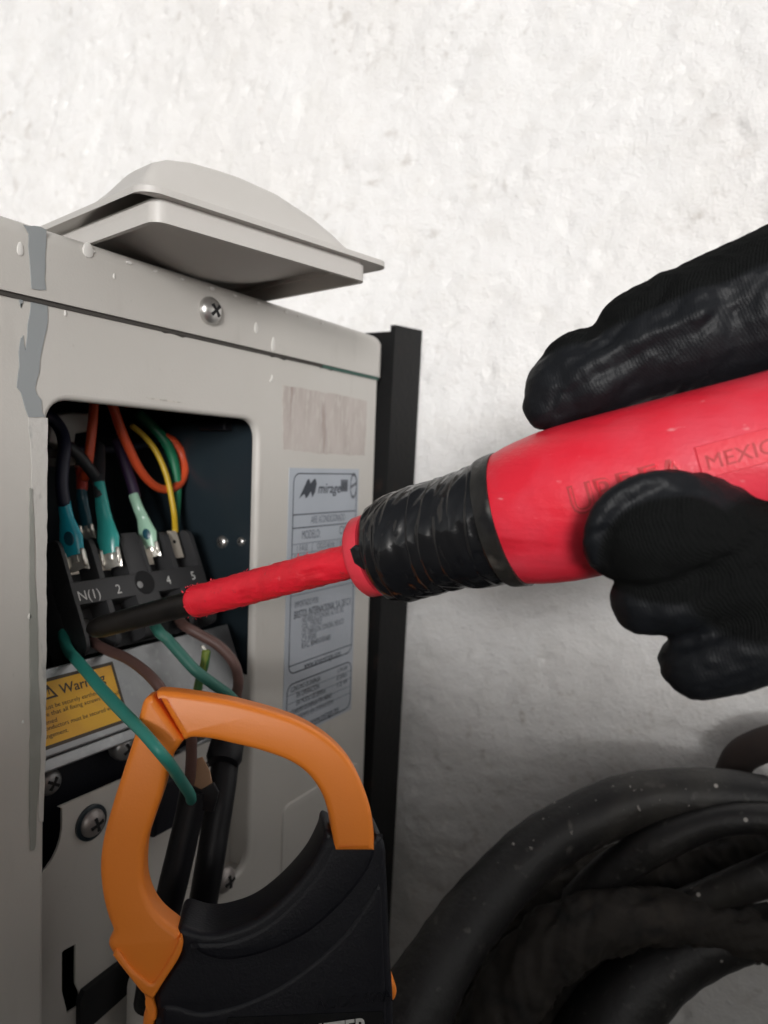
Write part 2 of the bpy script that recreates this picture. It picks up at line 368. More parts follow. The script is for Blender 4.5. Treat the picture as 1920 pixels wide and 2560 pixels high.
# ------------------------------------------------------------------ the outdoor unit
PX = -.28
unit = thing("outdoor_unit", (-.60, .26, -.62), "ivory air conditioner outdoor unit with its wiring compartment open", "air conditioner")
FP = Frame((PX, 0, 0), (0, 1, 0), (0, 0, 1))          # side panel plane: a = Y, b = Z, normal +X
ZS, ZT, YB, YF = .0622, .0918, .4745, .06
OY0, OY1, OZ0, OZ1 = .2020, .3390, -.2446, .0224
def side_panel():
    inner = round_poly([(OY1, OZ1), (OY0, OZ1), (OY0, -.345), (.2520, -.345), (.2520, -.2640), (.2700, OZ0), (OY1, OZ0)], .0125, 7); N = len(inner); rb = .0026
    Y0, Y1, Z0, Z1 = YF, YB-.0035, -.62, ZS-.0006; outer = rect(Y0, Y1, Z0, Z1); oi = [tuple(p) for p in inset(outer, .0012)]
    V, F = poly_with_hole(oi, [[tuple(p) for p in inset(inner, -rb)]], 0, 0, FP, sheet=True)
    def ring(pts, c): k = len(V); V.extend(FP.p(a, b, c) for a, b in pts); return k
    R = []
    for k in range(6): t = math.pi/2*k/5; R.append(ring(inset(inner, -rb*(1-math.sin(t))), -rb*(1-math.cos(t))))
    R.append(ring(inner, -.0042)); R.append(ring(inset(inner, -.0012), -.0042))
    for a, b in zip(R[:-1], R[1:]):
        for i in range(N): F.append((a+i, a+(i+1) % N, b+(i+1) % N, b+i))
    R = [ring(oi, 0), ring([tuple(p) for p in inset(outer, .0003)], -.0004), ring(outer, -.0012), ring(outer, -.012)]
    for a, b in zip(R[:-1], R[1:]):
        for i in range(4): F.append((a+i, a+(i+1) % 4, b+(i+1) % 4, b+i))
    return link("side_panel", V, F, M_['paint'], unit, 35)
sp = side_panel()
mb = MB()
for a0, a1, b0, b1 in ((OY1+.0002, OY1+.0014, OZ0-.0002, -.128), (.272, OY1+.0013, OZ0-.0014, OZ0-.0002)):
    v, f = slab_vf(FP, rect(a0, a1, b0, b1), -.0160, -.0040); mb.add(v, f)
mb.build("pocket_return", M_['paint'], unit, 30)
# pressed outline of the valve plate, lower right of the panel
emb = rounded(.3712, .462, -.60, -.2195, .006, 3)
slab("pressed_valve_plate", FP, emb, -.004, .0012, M_['paint'], unit, bev=.0011)
# cabinet shell: front, back and bottom faces set behind the side panel
mb = MB()
FB = Frame((PX-.012, 0, 0), (0, 1, 0), (0, 0, 1))
for a0, a1, b0, b1, c0, c1 in ((YF, YF+.004, -.62, .06, -.75, 0), (YB-.006, YB-.002, -.62, .06, -.75, 0), (YF, YB-.002, -.622, -.618, -.75, 0), (YF, YB-.002, -.62, .06, -.754, -.75)):
    v, f = slab_vf(FB, rect(a0, a1, b0, b1), c0, c1); mb.add(v, f)
mb.build("cabinet_shell", M_['paint'], unit)
# lid: top sheet with a rolled edge and a side skirt
def lid():
    prof = []; r = .007
    prof.append((.0022, ZS)); 
    for k in range(6):
        t = math.pi/2*k/5; prof.append((.0022-r+r*math.cos(t), ZT-r+r*math.sin(t)))
    prof.append((-.78, ZT)); prof.append((-.78, ZT-.0015)); prof.append((-.008, ZT-.0015)); prof.append((.0008, ZT-r)); prof.append((.0008, ZS))
    n = len(prof); V = []; F = []
    ys = [(YF-.003, 0), (YB-.008, 0), (YB-.0045, .0006), (YB-.001, .003), (YB, .0062)]
    for y, d in ys:
        for c, z in prof: V.append(Vector((PX+min(c, .0022-d*.5) if c > -.1 else PX+c, y, z-(d if z > ZT-r-.001 else 0))))
    for i in range(len(ys)-1):
        for k in range(n): F.append((i*n+k, i*n+(k+1) % n, (i+1)*n+(k+1) % n, (i+1)*n+k))
    F.append(tuple(range(n))); F.append(tuple(range((len(ys)-1)*n, len(ys)*n)))
    return link("lid", V, F, M_['paint'], unit, 50)
lid_o = lid()
slab("seam_gasket", FP, rect(YF, YB-.004, ZS-.0018, ZS+.0016), -.002, .0009, M_['grime'], unit)
slab("seam_gasket", FP, rect(.40, YB-.0042, ZS-.0020, ZS+.0004), -.002, .0013, M_['seal'], unit)
for y in (.262, .345, .395): slab("chipped_edge", FP, [(y, ZS-.0012), (y+.02, ZS-.0012), (y+.016, ZS-.0026), (y+.009, ZS-.0016), (y+.004, ZS-.0024)], 0.0, .0004, M_['grime'], unit)

def pan_screw(name, fr, a, b, r, parent, c=0.0, m=None, washer=False, rot=.3):
    """pan-head cross-recess screw; recess shade is a black cross slab on the head"""
    m = m or M_['steel']; hgt = r*.62; prof = [(-.004, r*.9), (0, r), (r*.12, r)]
    for k in range(1, 9): t = math.pi/2*k/9; prof.append((r*.12+hgt*math.sin(t), r*math.cos(t)))
    prof.append((r*.12+hgt, r*.1))
    o = lathe(name, fr.p(a, b, c), fr.n, prof, m, parent, 28, smooth=50)
    q = fr.sub(a, b, c)
    q = Frame(q.o, q.e1*math.cos(rot)+q.e2*math.sin(rot), -q.e1*math.sin(rot)+q.e2*math.cos(rot))
    w_ = r*.11; l = r*.52; cross = [(w_, w_), (l, w_), (l, -w_), (w_, -w_), (w_, -l), (-w_, -l), (-w_, -w_), (-l, -w_), (-l, w_), (-w_, w_), (-w_, l), (w_, l)]
    v, f = slab_vf(q, cross, r*.3, r*.12+hgt+r*.02)
    if parent is unit: link("recess_shade", v, f, M_['hole'], o)
    else: link("recess_shade", v, f, M_['hole'], parent)
    if washer: lathe("washer", fr.p(a, b, c), fr.n, [(-.001, r*1.28), (.0008, r*1.28), (.0011, r*1.2), (.0011, r*.6)], M_['dark'], unit, 28)
    return o
a, b = FP.uv(525, 777, .003); pan_screw("screw", FP, a, b, .0072, unit, .0022, rot=.75)

# paint swipes, runs, worn strip and drops on the lid and the side panel
def ragged(pts, n=3, amp=.0004):
    out = []
    for i in range(len(pts)):
        p, q = np.array(pts[i]), np.array(pts[(i+1) % len(pts)]); k = max(2, int(np.linalg.norm(q-p)/.004))
        for j in range(k): out.append(tuple(p+(q-p)*j/k+RNG.normal(0, amp, 2)*(j > 0)))
    return out
def px_panel(pts, c=0.0): return [FP.uv(u, v, c) for u, v in pts]
def t7(pts): return [(x/1.3, 500+y/1.3) for x, y in pts]
slab("paint_swipe", FP, ragged(px_panel(t7([(76, 80), (110, 84), (150, 97), (146, 180), (149, 292), (128, 293), (103, 288), (96, 190), (94, 110)]), .0024)), .0021, .0026, M_['swipe'], unit)
slab("paint_swipe", FP, ragged(px_panel(t7([(100, 318), (128, 322), (156, 320), (150, 420), (128, 520), (126, 560), (112, 612), (133, 650), (136, 690), (148, 704), (92, 706), (74, 650), (54, 608), (62, 540), (66, 450), (74, 440), (82, 492), (88, 440), (96, 370)]), 0)), -.001, .0004, M_['swipe'], unit)
slab("paint_swipe", FP, ragged(px_panel(t7([(58, 296), (84, 302), (72, 335), (66, 350)]), 0)), -.001, .0004, M_['swipe'], unit)
slab("worn_strip", FP, ragged(px_panel(t7([(92, 707), (154, 708), (152, 1000), (150, 1400), (148, 1800), (140, 2020), (126, 2020), (122, 1500), (116, 1100), (103, 940), (100, 800), (92, 740)]), 0), amp=.00015), -.001, .0002, M_['worn'], unit)
slab("paint_run", FP, ragged(px_panel(t7([(95, 936), (104, 938), (109, 1100), (112, 1250), (121, 1400), (122, 1560), (133, 1700), (129, 1850), (119, 1960), (115, 2090), (109, 2112), (96, 2112), (94, 1900), (96, 1600), (95, 1200)]), 0), amp=.00015), -.001, .0005, M_['drip_grey'], unit)
def drop(u, v, ru, rv, c):
    a, b = FP.uv(u, v, c); P = [(a+ru*math.cos(t)*(1-.25*math.sin(t)), b+rv*math.sin(t)) for t in np.linspace(0, 2*math.pi, 12, endpoint=False)]
    return slab("paint_drop", FP, P, c-.0008, c+.0005, M_['drop'], unit, bev=.0004, seg=2)
for u, v, ru, rv in ((220, 625, .0026, .0034), (50, 622, .0014, .0028), (640, 820, .0016, .0032), (683, 861, .0018, .0042), (285, 690, .0006, .0012)): drop(u, v, ru, rv, .0022)
for u, v, ru, rv in ((163, 783, .0006, .0013), (680, 945, .0009, .0018), (74, 1540, .0009, .0013), (676, 952, .0006, .001), (57, 1805, .0005, .0008)): drop(u, v, ru, rv, 0)
for k in range(11):
    y = .215+k*.019+RNG.random()*.012; r_ = .0004+RNG.random()*.0006
    slab("edge_drop", FP, [(y+r_*2*math.cos(t), ZT-.0042+r_*math.sin(t)) for t in np.linspace(0, 6.28, 7, endpoint=False)], -.001, .0022+.0001, M_['drop'], unit)
# scuff above the opening, old glue rectangle
slab("scuff", FP, ragged(px_panel([(365, 994), (400, 998), (455, 1006), (470, 1010), (420, 1004), (380, 999)], 0), amp=.0002), -.001, .00015, M_['scuff'], unit)
gl = px_panel([(706, 962), (741, 968), (785, 976), (842, 985), (917, 1003), (915, 1070), (912, 1140), (850, 1137), (780, 1131), (708, 1124), (705, 1040)], 0)
slab("glue_patch", FP, ragged(gl, amp=.0004), -.001, .00015, M_['glue'], unit)

# rating label
def rating_label():
    FL = FP; W0, W1, B0, B1 = .3688, .4495, -.1775, -.0045
    lab = slab("rating_label", FL, rect(W0, W1, B0, B1), -.0005, .0003, M_['label'], unit)
    w = W1-W0; z = lambda v: FL.uv(723+(v-1170)*-.031+4, v, 0)[1]
    dark = MB(); soft = MB(); c = .00045
    def frame_line(pts, t, box=dark):
        P = np.array(pts); I = inset(P, t); n = len(P); V = [FL.p(p[0], p[1], c) for p in P]+[FL.p(p[0], p[1], c) for p in I]
        box.add(V, [(i, (i+1) % n, n+(i+1) % n, n+i) for i in range(n)])
    def hline(zz, a0, a1, t=.0007, box=dark): box.add([FL.p(a0, zz-t/2, c), FL.p(a1, zz-t/2, c), FL.p(a1, zz+t/2, c), FL.p(a0, zz+t/2, c)], [(0, 1, 2, 3)])
    def vline(a, z0, z1, t=.0004, box=soft): box.add([FL.p(a, z0, c), FL.p(a+t, z0, c), FL.p(a+t, z1, c), FL.p(a, z1, c)], [(0, 1, 2, 3)])
    A0, A1 = W0+.0042, W1-.0025
    zt, zb = z(1182), z(1692); z2t, z2b = z(1712)-.001, z(1850)
    frame_line(rounded(A0, A1, zb, zt, .006, 5), .0007); frame_line(rounded(A0-.001, A1+.0006, z2b, z2t, .006, 5), .0007)
    for v, t, bx in ((1288, .0007, dark), (1322, .0007, dark), (1363, .0004, soft), (1387, .0004, soft), (1670, .0006, dark)): hline(z(v), A0, A1, t, bx)
    def T(body, a, zz, h, width, box=dark, shear=0, align='LEFT', bold=0): v, f = text_vf(body, FL, a, zz, h, shear=shear, c=c, width=width, align=align, bold=bold); box.add(v, f)
    # maker's logo: three leaning wing strokes, word, box and round mark
    la, lz = W0+.0105, z(1247)
    wing = [(0, 0), (.004, .006), (.0085, .0125), (.0105, .0128), (.0118, .0098), (.0150, .0125), (.0172, .0132), (.0187, .0098), (.0172, .0040), (.0142, .0004), (.0125, .0044), (.0092, .0010), (.0072, -.0001), (.0055, .0030)]
    dark.add([FL.p(la+x, lz+y*.95, c) for x, y in wing], [tuple(range(len(wing)))])
    T("mirage", la+.0200, lz+.0030, .0066, .0262, shear=.25, bold=.012)
    soft.add([FL.p(x, y, c) for x, y in rect(W0+.0575, W0+.0665, lz+.0035, lz+.0118)], [(0, 1, 2, 3)])
    T("X3", W0+.0590, lz+.0052, .0045, .006, bold=.01)
    ca, cz_ = W0+.0738, lz+.0075
    for r0, r1 in ((.0052, .0040),):
        n = 28; V = [FL.p(ca+r*math.cos(6.2832*k/n)*.86, cz_+r*1.75*math.sin(6.2832*k/n), c) for r in (r0, r1) for k in range(n)]
        soft.add(V, [(k, (k+1) % n, n+(k+1) % n, n+k) for k in range(n)])
    soft.add([FL.p(ca+x, cz_+y, c) for x, y in ((-.0042, -.0022), (.0042, .0010), (.0042, .0030), (-.0042, -.0002))], [(0, 1, 2, 3)])
    T("AIRE ACONDICIONADO", W0+.024, z(1312)-.0003, .0050, .040, soft)
    T("MODELO:", W0+.0145, z(1352), .0056, .020, soft); T("CXC121S", W0+.0575, z(1350), .0058, .021)
    T("1 FASE", W0+.009, z(1382), .0040, .0115, soft); vline(W0+.026, z(1387), z(1363)); T("CICLO 60 Hz", W0+.0315, z(1382), .0040, .0205, soft); vline(W0+.0555, z(1387), z(1363)); T("VOLTAJE 115", W0+.058, z(1382), .0040, .019, soft)
    T("CAPACIDAD DE", W0+.0065, z(1405), .0036, .026, soft)
    hline(z(1493), A0, A1, .0004, soft)
    T("IMPORTADO POR:", W0+.009, z(1525), .0040, .026, soft); T("BRISTOL INTERNACIONAL S.A. DE C.V.", W0+.0085, z(1553), .0050, .067)
    for i, (s_, wd) in enumerate((("NO REELECCION 810, ALTOS 302", .048), ("COL. CENTRO", .022), ("CD. OBREGON, SONORA, MEXICO", .049), ("C.P. 85000", .016), ("R.F.C. BIN010101AB1", .033))): T(s_, W0+.0175, z(1569+i*16.5), .0037, wd, soft if i < 4 else dark)
    T("www.airesmirage.com", W0+.021, z(1686)-.001, .0044, .043)
    rows = [("CONSUMO DE ENERGIA", .007, .033, dark), ("EN OPERACION", .0135, .025, dark), ("EN MODO DE ESPERA", .0135, .033, dark), ("CONSUMO DE ENERGIA POR UNIDAD", .008, .046, dark), ("DE TIEMPO EN OPERACION", .010, .046, soft)]
    for i, (s_, a, wd, bx) in enumerate(rows): T(s_, W0+a, z(1738+i*19.5), .0034, wd, bx)
    for i, s_ in enumerate(("1.19 kW", "0.7 kWh/h", "1.2 W")): T(s_, W0+.060, z(1741+i*19.5)+.001, .0033, .013)
    for v in (1742, 1764, 1786, 1806): hline(z(v)-.0005, A0, A1, .0003, soft)
    T("www.mirage.mx", W0+.030, z(1846), .0048, .034)
    dark.build("dark_print", M_['print'], lab, 0); soft.build("grey_print", M_['print2'], lab, 0)
rating_label()

# pocket floor behind the opening (lower half): sheet with a round-cornered cut at left, slots and a black slab for the dark of a bottom gap
FF = Frame((-.2945, 0, 0), (0, 1, 0), (0, 0, 1))
pf = MB()
zt_ = -.1640
lobe = [(.2195, zt_), (.2215, -.1655), (.2215, -.1735)] + [(.2065+.0150*math.cos(t), -.1735-.0190*math.sin(t)) for t in np.linspace(.1, math.pi/2, 7)]
floor_outline = [(.3408, zt_)]+lobe+[(.196, -.1925), (.196, -.350), (.3408, -.350)]
# three sheets butted round the two slots in the floor
slot_v = [FF.uv(x/2.9625, 2000+y/2.9625) for x, y in ((458, 1130), (470, 1115), (560, 1065), (558, 1360), (590, 1430), (588, 1520), (495, 1582), (490, 1545), (458, 1420))]
v, f = poly_with_hole(floor_outline, [slot_v], -.0012, 0, FF); link("pocket_floor", v, f, M_['paint'], unit, 30)
gap = [FF.uv(x/2.9625, 2000+y/2.9625, .0045) for x, y in ((606, 1500), (640, 1425), (740, 1345), (860, 1252), (1010, 1140), (1300, 940), (1300, 1180), (1010, 1392), (860, 1530), (720, 1655), (640, 1730), (606, 1700))]
v, f = slab_vf(FF, gap, .0002, .0035, 0)
link("pipe_gap_shade", v, f, M_['hole'], unit, 30)  # solid black slab painting the shade inside an open gap
# inner housing: dark sheet box behind the opening
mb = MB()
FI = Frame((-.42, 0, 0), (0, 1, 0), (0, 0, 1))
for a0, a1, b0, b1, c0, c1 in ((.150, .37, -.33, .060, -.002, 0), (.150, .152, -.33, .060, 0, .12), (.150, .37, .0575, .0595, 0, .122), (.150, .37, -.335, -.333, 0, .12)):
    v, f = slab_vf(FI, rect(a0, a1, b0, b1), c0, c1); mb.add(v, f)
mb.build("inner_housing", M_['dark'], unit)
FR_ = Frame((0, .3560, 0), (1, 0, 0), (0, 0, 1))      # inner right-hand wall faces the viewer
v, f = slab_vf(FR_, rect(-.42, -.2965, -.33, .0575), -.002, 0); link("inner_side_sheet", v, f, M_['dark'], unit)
for (u, vv, r) in ((555, 1355, .004), (602, 1354, .0028)):
    p = on_y(u, vv, .3555); pan_screw("inner_screw", FR_, p.x, p.z, r, unit, 0)
p0 = on_y(515, 1045, .3555); p1 = on_y(582, 1078, .3555)
slab("cable_clip", FR_, rect(min(p0.x, p1.x), max(p0.x, p1.x), p1.z, p0.z), 0, .008, M_['black'], unit, bev=.002)
FG = Frame((-.366, 0, 0), (0, 1, 0), (0, 0, 1))
gp = [FG.uv(80+x/2.765, 960+y/2.765) for x, y in ((140, 215), (300, 195), (420, 205), (400, 330), (310, 345), (300, 420), (250, 470), (180, 420), (120, 400))]
slab("circuit_bracket", FG, gp, -.01, 0, M_['innergrey'], unit, bev=.002)
a, b = FG.uv(80+140/2.765, 960+510/2.765); 
for da in (0, .009): lathe("relay_stud", FG.p(a+da-.003, b, 0), FG.n, [(-.01, .0055), (.012, .0055), (.014, .004), (.02, .004)], M_['nickel'], unit, 6)
# black capacitor, its glossy rolled rim seen from below
cc = on_x(80+945/2.765, 960+255/2.765, -.368)
lathe("capacitor", cc+Vector((0, 0, -.009)), (0, 0, 1), [(0, .0235), (.0005, .0262), (.0025, .0275), (.006, .0275), (.008, .026), (.05, .026)], M_['blackgloss'], unit, 40)
# galvanized bracket under the terminal block with its lower lip, and the black recess below
EB = Vector((.42, 0, -.9075)); TO = Vector((-.318, .24332, -.06588))
FT = Frame(TO, (0, 1, 0), -EB)                        # tilted plane of the terminal block: a along depth, b up, normal out and up
def tpl(a, b): return (a*.001, -b*.001)               # millimetres, b measured downwards
slab("terminal_bracket", FT, [tpl(-60, 37.2), tpl(100, 37.2), tpl(100, 76), tpl(-60, 76)], -.0105, -.0015, M_['galv'], unit, bev=.0012)
slab("bracket_lip", FT, [tpl(-60, 76.2), tpl(98, 76.2), tpl(98, 82), tpl(-60, 82)], -.0105, -.004, M_['galv'], unit, bev=.001)
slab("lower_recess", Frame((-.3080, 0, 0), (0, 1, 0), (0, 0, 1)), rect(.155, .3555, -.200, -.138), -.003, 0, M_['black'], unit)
FS_ = Frame((-.300, 0, 0), (0, 1, 0), (0, 0, 1))
for u, vv, r in ((308, 1868, .0068), (120, 1954, .0062)):
    a, b = FS_.uv(u, vv); pan_screw("bracket_screw", FS_, a, b, r, unit, 0, M_['glint'], rot=.4+u)
a, b = FF.uv(226, 2055); pan_screw("floor_screw", FF, a, b, .0068, unit, .0005, M_['screw_dull'], washer=True)
a, b = FP.uv(561, 2199, .001); pan_screw("fixing_screw", FP, a, b, .0074, unit, .0003, M_['screw_dull'], rot=.2)
a, b = FS_.uv(500, 1912); pan_screw("clamp_screw", FS_, a, b, .0062, unit, .001, rot=.1)
a0, b0 = FS_.uv(445, 1912); a1, b1 = FS_.uv(533, 1852)
slab("cable_clamp_bar", FS_, [(a0, b0), (a1, b1-.004), (a1, b1+.006), (a0, b0+.008)], -.002, .003, M_['galv'], unit, bev=.001)
a, b = FF.uv(405, 2000); slab("grommet", FF, rect(a-.012, a+.006, b-.014, b+.014), 0, .008, M_['black'], unit, bev=.002)

# warning label on the bracket
def warning_label():
    wl = slab("warning_label", FT, [tpl(-58, 41.8), tpl(12, 41.8), tpl(12, 72.6), tpl(-58, 72.6)], -.002, -.0012, M_['inkblack'], unit)
    yl = slab("yellow_field", FT, [tpl(-56.4, 43.4), tpl(10.3, 43.4), tpl(10.3, 71.0), tpl(-56.4, 71.0)], -.0013, -.0010, M_['yellow'], wl)
    ink = MB(); c = -.0009
    def T(s_, a, b, h, wd, bold=0): v, f = text_vf(s_, FT, a*.001, -b*.001, h*.001, c=c, width=wd*.001, bold=bold); ink.add(v, f)
    T("Warning", -20.6, 50.6, 4.6, 25.5, .012)
    tri = np.array([(-30.4, 51.2), (-22.2, 51.2), (-26.3, 44.4)]); P = np.array([tpl(*t) for t in tri]); I = inset(P, .0009)
    ink.add([FT.p(*p, c) for p in P]+[FT.p(*p, c) for p in I], [(i, (i+1) % 3, 3+(i+1) % 3, 3+i) for i in range(3)])
    ink.add([FT.p(*tpl(x, y), c) for x, y in ((-26.6, 46.3), (-26.0, 46.3), (-26.1, 49.2), (-26.5, 49.2))], [(0, 1, 2, 3)])
    for s_, b, wd in (("Unit must be securely earthed!", 55.6, 37), ("Ensure that all fixing screws are well", 58.6, 48), ("tightened", 62.0, 12), ("All conductors must be secured with clips", 64.6, 50), ("arrangement.", 68.0, 16)): T(s_, -38, b, 2.0, wd)
    ink.build("warning_print", M_['inkblack'], wl, 0)
warning_label()

# terminal block (parts of the unit: block body with its fittings as sub-parts)
def terminal_block():
    mb = MB()
    def box(a0, a1, b0, b1, c0, c1, bev=.0006):
        P = [(a0*.001, -b1*.001), (a1*.001, -b1*.001), (a1*.001, -b0*.001), (a0*.001, -b0*.001)]
        v, f = slab_vf(FT, P, c0*.001, c1*.001, bev, 2); mb.add(v, f)
    box(-.5, 93, -22, 34, -30, -14)                       # base
    box(-.5, 92.6, -1.4, 10.6, -15, 0)                     # numbered band
    def barrier(a0, a1, b0, b1, top=True):
        # side profile with a rounded outer corner, extruded across
        sg = -1 if top else 1
        P = []
        if top: prof = [(-14, b1), (-.05, b1), (-.05, b0+6), (-.8, b0+2.6), (-3, b0+.5), (-6, b0), (-14, b0)]
        else: prof = [(-14, b0), (-.05, b0), (-.05, b1-7), (-.9, b1-3), (-3.2, b1-.6), (-7, b1), (-14, b1)]
        n = len(prof); V = [FT.p(a*.001, -b*.001, c*.001) for a in (a0, a1) for c, b in prof]
        mb.add(V, [(i, (i+1) % n, n+(i+1) % n, n+i) for i in range(n)]+[tuple(range(n)), tuple(range(n, 2*n))])
    for a0, a1 in ((-.3, 1.7), (17.9, 21.1), (69.6, 73.3), (89.3, 92.4)):
        barrier(a0, a1, -25.3, -1.3)
        barrier(a0, a1, 10.5, 34.5, False)
    barrier(37.3, 39.6, -25.3, -1.3); barrier(50.6, 52.7, -25.3, -1.3); barrier(37.4, 53.5, 10.5, 33.5, False)
    v, f = slab_vf(FT, [tpl(39.5, -25.2), tpl(50.7, -25.2), tpl(50.7, -1.3), tpl(39.5, -1.3)], -.014, -.0004, .0005, 2); mb.add(v, f)
    blk = mb.build("terminal_block", M_['block'], unit, 40)
    # mounting hole: its inner shade painted as a black disc, set 0.2 mm proud of the band with a ring lip
    n = 28; ctr = (45.7, 4.3)
    def disc(r, c): return [FT.p((ctr[0]+r*math.cos(6.2832*k/n))*.001, -(ctr[1]+r*math.sin(6.2832*k/n))*.001, c*.001) for k in range(n)]
    b2 = MB(); b2.add(disc(6.5, .25)+disc(6.9, -.2), [tuple(range(n))]+[(i, (i+1) % n, n+(i+1) % n, n+i) for i in range(n)]); b2.build("bore_shade", M_['hole'], blk, 30)
    fr = FT.sub(.0418, -.0052, .0003); lathe("bore_screw", fr.o, fr.n, [(-.001, .0020), (.0001, .0020), (.0002, .0016), (.0002, .0009)], M_['glint'], blk, 14)
    for s_, a, b, wd, h in (("N(1)", 1.6, 8.6, 13.0, 5.0), ("2", 25.4, 8.1, 3.0, 5.0), ("4", 61.0, 7.5, 3.1, 5.0), ("5", 80.3, 7.2, 2.9, 5.0)):
        v, f = text_vf(s_, FT, a*.001, -b*.001, h*.001, c=.0002, width=wd*.001); link("pole_number", v, f, M_['white_ink'], blk, 0)
    # flat tab of the empty fourth pole, its hole's shade painted as a black disc, and tabs under the other poles
    for a0, a1, b0 in ((74.3, 81.3, -24.5), (2.6, 10.5, -16), (22.4, 30.5, -16), (54, 61, -16)):
        P_ = [FT.uv(100+x/3.607, 1300+y/3.607, -.005) for x, y in ((1150, 100), (1230, 95), (1300, 335), (1215, 345))] if a0 > 70 else [tpl(a0, b0), tpl(a1, b0), tpl(a1, -6.5), tpl(a0, -6.5)]
        tb = slab("terminal_tab", FT, P_, -.0060, -.0048, M_['tab'], blk, bev=.0004)
        if a0 > 70:
            q = FT.sub(*FT.uv(100+1211/3.607, 1300+196/3.607, -.0047), -.0047); 
            v, f = slab_vf(q, [(.0011*math.cos(t), .0011*math.sin(t)) for t in np.linspace(0, 6.28, 12, endpoint=False)], -.0002, .00025); link("tab_hole_shade", v, f, M_['hole'], blk)
    for a0, a1 in ((2.5, 17), (22, 36.5), (54, 69), (74, 88.5)):
        s2 = FT.sub((a0+a1)*.0005, -.021, -.011); lathe("pole_screw", s2.o, s2.n, [(-.004, .0055), (0, .0055), (.0015, .0045), (.0018, .002)], M_['shaft'], blk, 18)
    return blk
terminal_block()

# ------------------------------------------------------------------ wires inside the compartment (each one is its own thing)
def g2(x, y): return (80+x/2.765, 960+y/2.765)
def ipts(pts, xdef=-.335):
    out = []
    for p in pts:
        u, v = g2(p[0], p[1]); out.append(on_x(u, v, p[2] if len(p) > 2 else xdef))
    return out
def sleeve_wire(name, label, wpts, wmat, wr, spts, swid, smat, spade):
    wp = ipts(wpts); t = thing(name, wp[0], label, "wire", "wires in the terminal compartment")
    tube("conductor", wp, wr, wmat, t, 12)
    sp_ = ipts(spts); wd = [s_/2/2.765*.37/1870 for s_ in swid]
    tube("connector_sleeve", sp_, wd, smat, t, 18, 6, flat=[.9, .75, .55, .42, .42][:len(sp_)] if len(sp_) <= 5 else None, capround=False)
    # crimp window showing through the vinyl as a small raised oval
    m = sp_[-2]; d = (sp_[-1]-sp_[-3]).normalized(); nrm = -RF; e = d.cross(nrm).normalized(); nn = e.cross(d)
    q = Frame(m+nn*wd[-2]*.40, e, d)
    if q.n.dot(RF) > 0: q = Frame(m+nn*wd[-2]*.40, -e, d)
    if smat in (M_['s_blue'], M_['s_mint']):
        oval = [(wd[-2]*.42*math.cos(t_), wd[-2]*.6*math.sin(t_)) for t_ in np.linspace(0, 6.283, 16, endpoint=False)]
        slab("crimp_window", q, oval, -.0012, .0004, M_['s_dark'], t, bev=.0003, seg=2)
    # spade: flat tongue, two rolled edges
    d2 = (sp_[-1]-sp_[-2]).normalized(); e2_ = d2.cross(-RF).normalized(); fr = Frame(sp_[-1]-d2*.002, e2_, d2)
    if fr.n.dot(RF) > 0: fr = Frame(sp_[-1]-d2*.002, -e2_, d2)
    w0, ln = spade; mb = MB()
    v, f = slab_vf(fr, [(-w0/2, 0), (w0/2, 0), (w0/2, ln*.8), (w0*.3, ln), (-w0*.25, ln*.92), (-w0/2, ln)], -.0004, .0006, .0003, 2); mb.add(v, f)
    for sg in (-1, 1):
        v, f = tube_vf([fr.p(sg*w0*.40, 0, .0012), fr.p(sg*w0*.40, ln*.45, .0012), fr.p(sg*w0*.39, ln*.75, .0009)], [.0011, .0012, .0008], 10, 4); mb.add(v, f)
    v, f = slab_vf(fr, rect(-w0*.14, w0*.14, 0, ln*.55), .0004, .0016, .0004, 2); mb.add(v, f)
    mb.build("spade_terminal", M_['nickel'], t, 40)
    return t
sleeve_wire("sleeved_wire", "dark navy wire ending in a blue vinyl sleeve on pole N(1)", [(80, 215, -.345), (150, 250, -.343), (205, 330, -.340), (225, 430, -.336), (212, 560, -.334), (205, 690, -.333), (222, 830, -.332)], M_['w_navy'], .0033,
            [(208, 680, -.334), (224, 830, -.332), (240, 930, -.330), (270, 1070, -.327), (297, 1185, -.324)], [70, 92, 104, 172, 136], M_['s_blue'], (.0115, .0105))
sleeve_wire("sleeved_wire", "charcoal wire ending in a teal vinyl sleeve on pole 2", [(462, 430, -.352), (465, 560, -.345), (462, 660, -.340), (470, 780, -.336)], M_['w_grey'], .0032,
            [(465, 680, -.338), (486, 850, -.334), (505, 950, -.331), (527, 1070, -.327), (542, 1170, -.3245)], [80, 108, 122, 172, 128], M_['s_teal'], (.0110, .0105))
sleeve_wire("sleeved_wire", "purple wire ending in a mint vinyl sleeve between poles 2 and 4", [(590, 400, -.358), (640, 540, -.352), (690, 690, -.346), (715, 780, -.343)], M_['w_purple'], .0032,
            [(700, 765, -.343), (735, 860, -.339), (765, 930, -.337), (800, 1040, -.333), (822, 1130, -.330)], [84, 86, 96, 150, 104], M_['s_mint'], (.0095, .0085))
for k, (sp_, r) in enumerate(((ipts([(668, 740, -.3435), (690, 752, -.343)]), .002),)): pass
sleeve_wire("sleeved_wire", "dark sleeved connector hanging behind the blue and teal sleeves", [(330, 560, -.362), (345, 640, -.36), (345, 730, -.358)], M_['w_red'], .0031,
            [(340, 720, -.358), (345, 790, -.357), (355, 850, -.356), (368, 930, -.355), (380, 1000, -.354)], [70, 95, 90, 100, 90], M_['s_dark'], (.008, .008))
def wire(name, label, pts, r, m, cat="wire", group="wires in the terminal compartment", raw=False):
    p = pts if raw else ipts(pts); o = tube(name, p, r, m, None, 14, 7); return tag(o, label, cat, group)
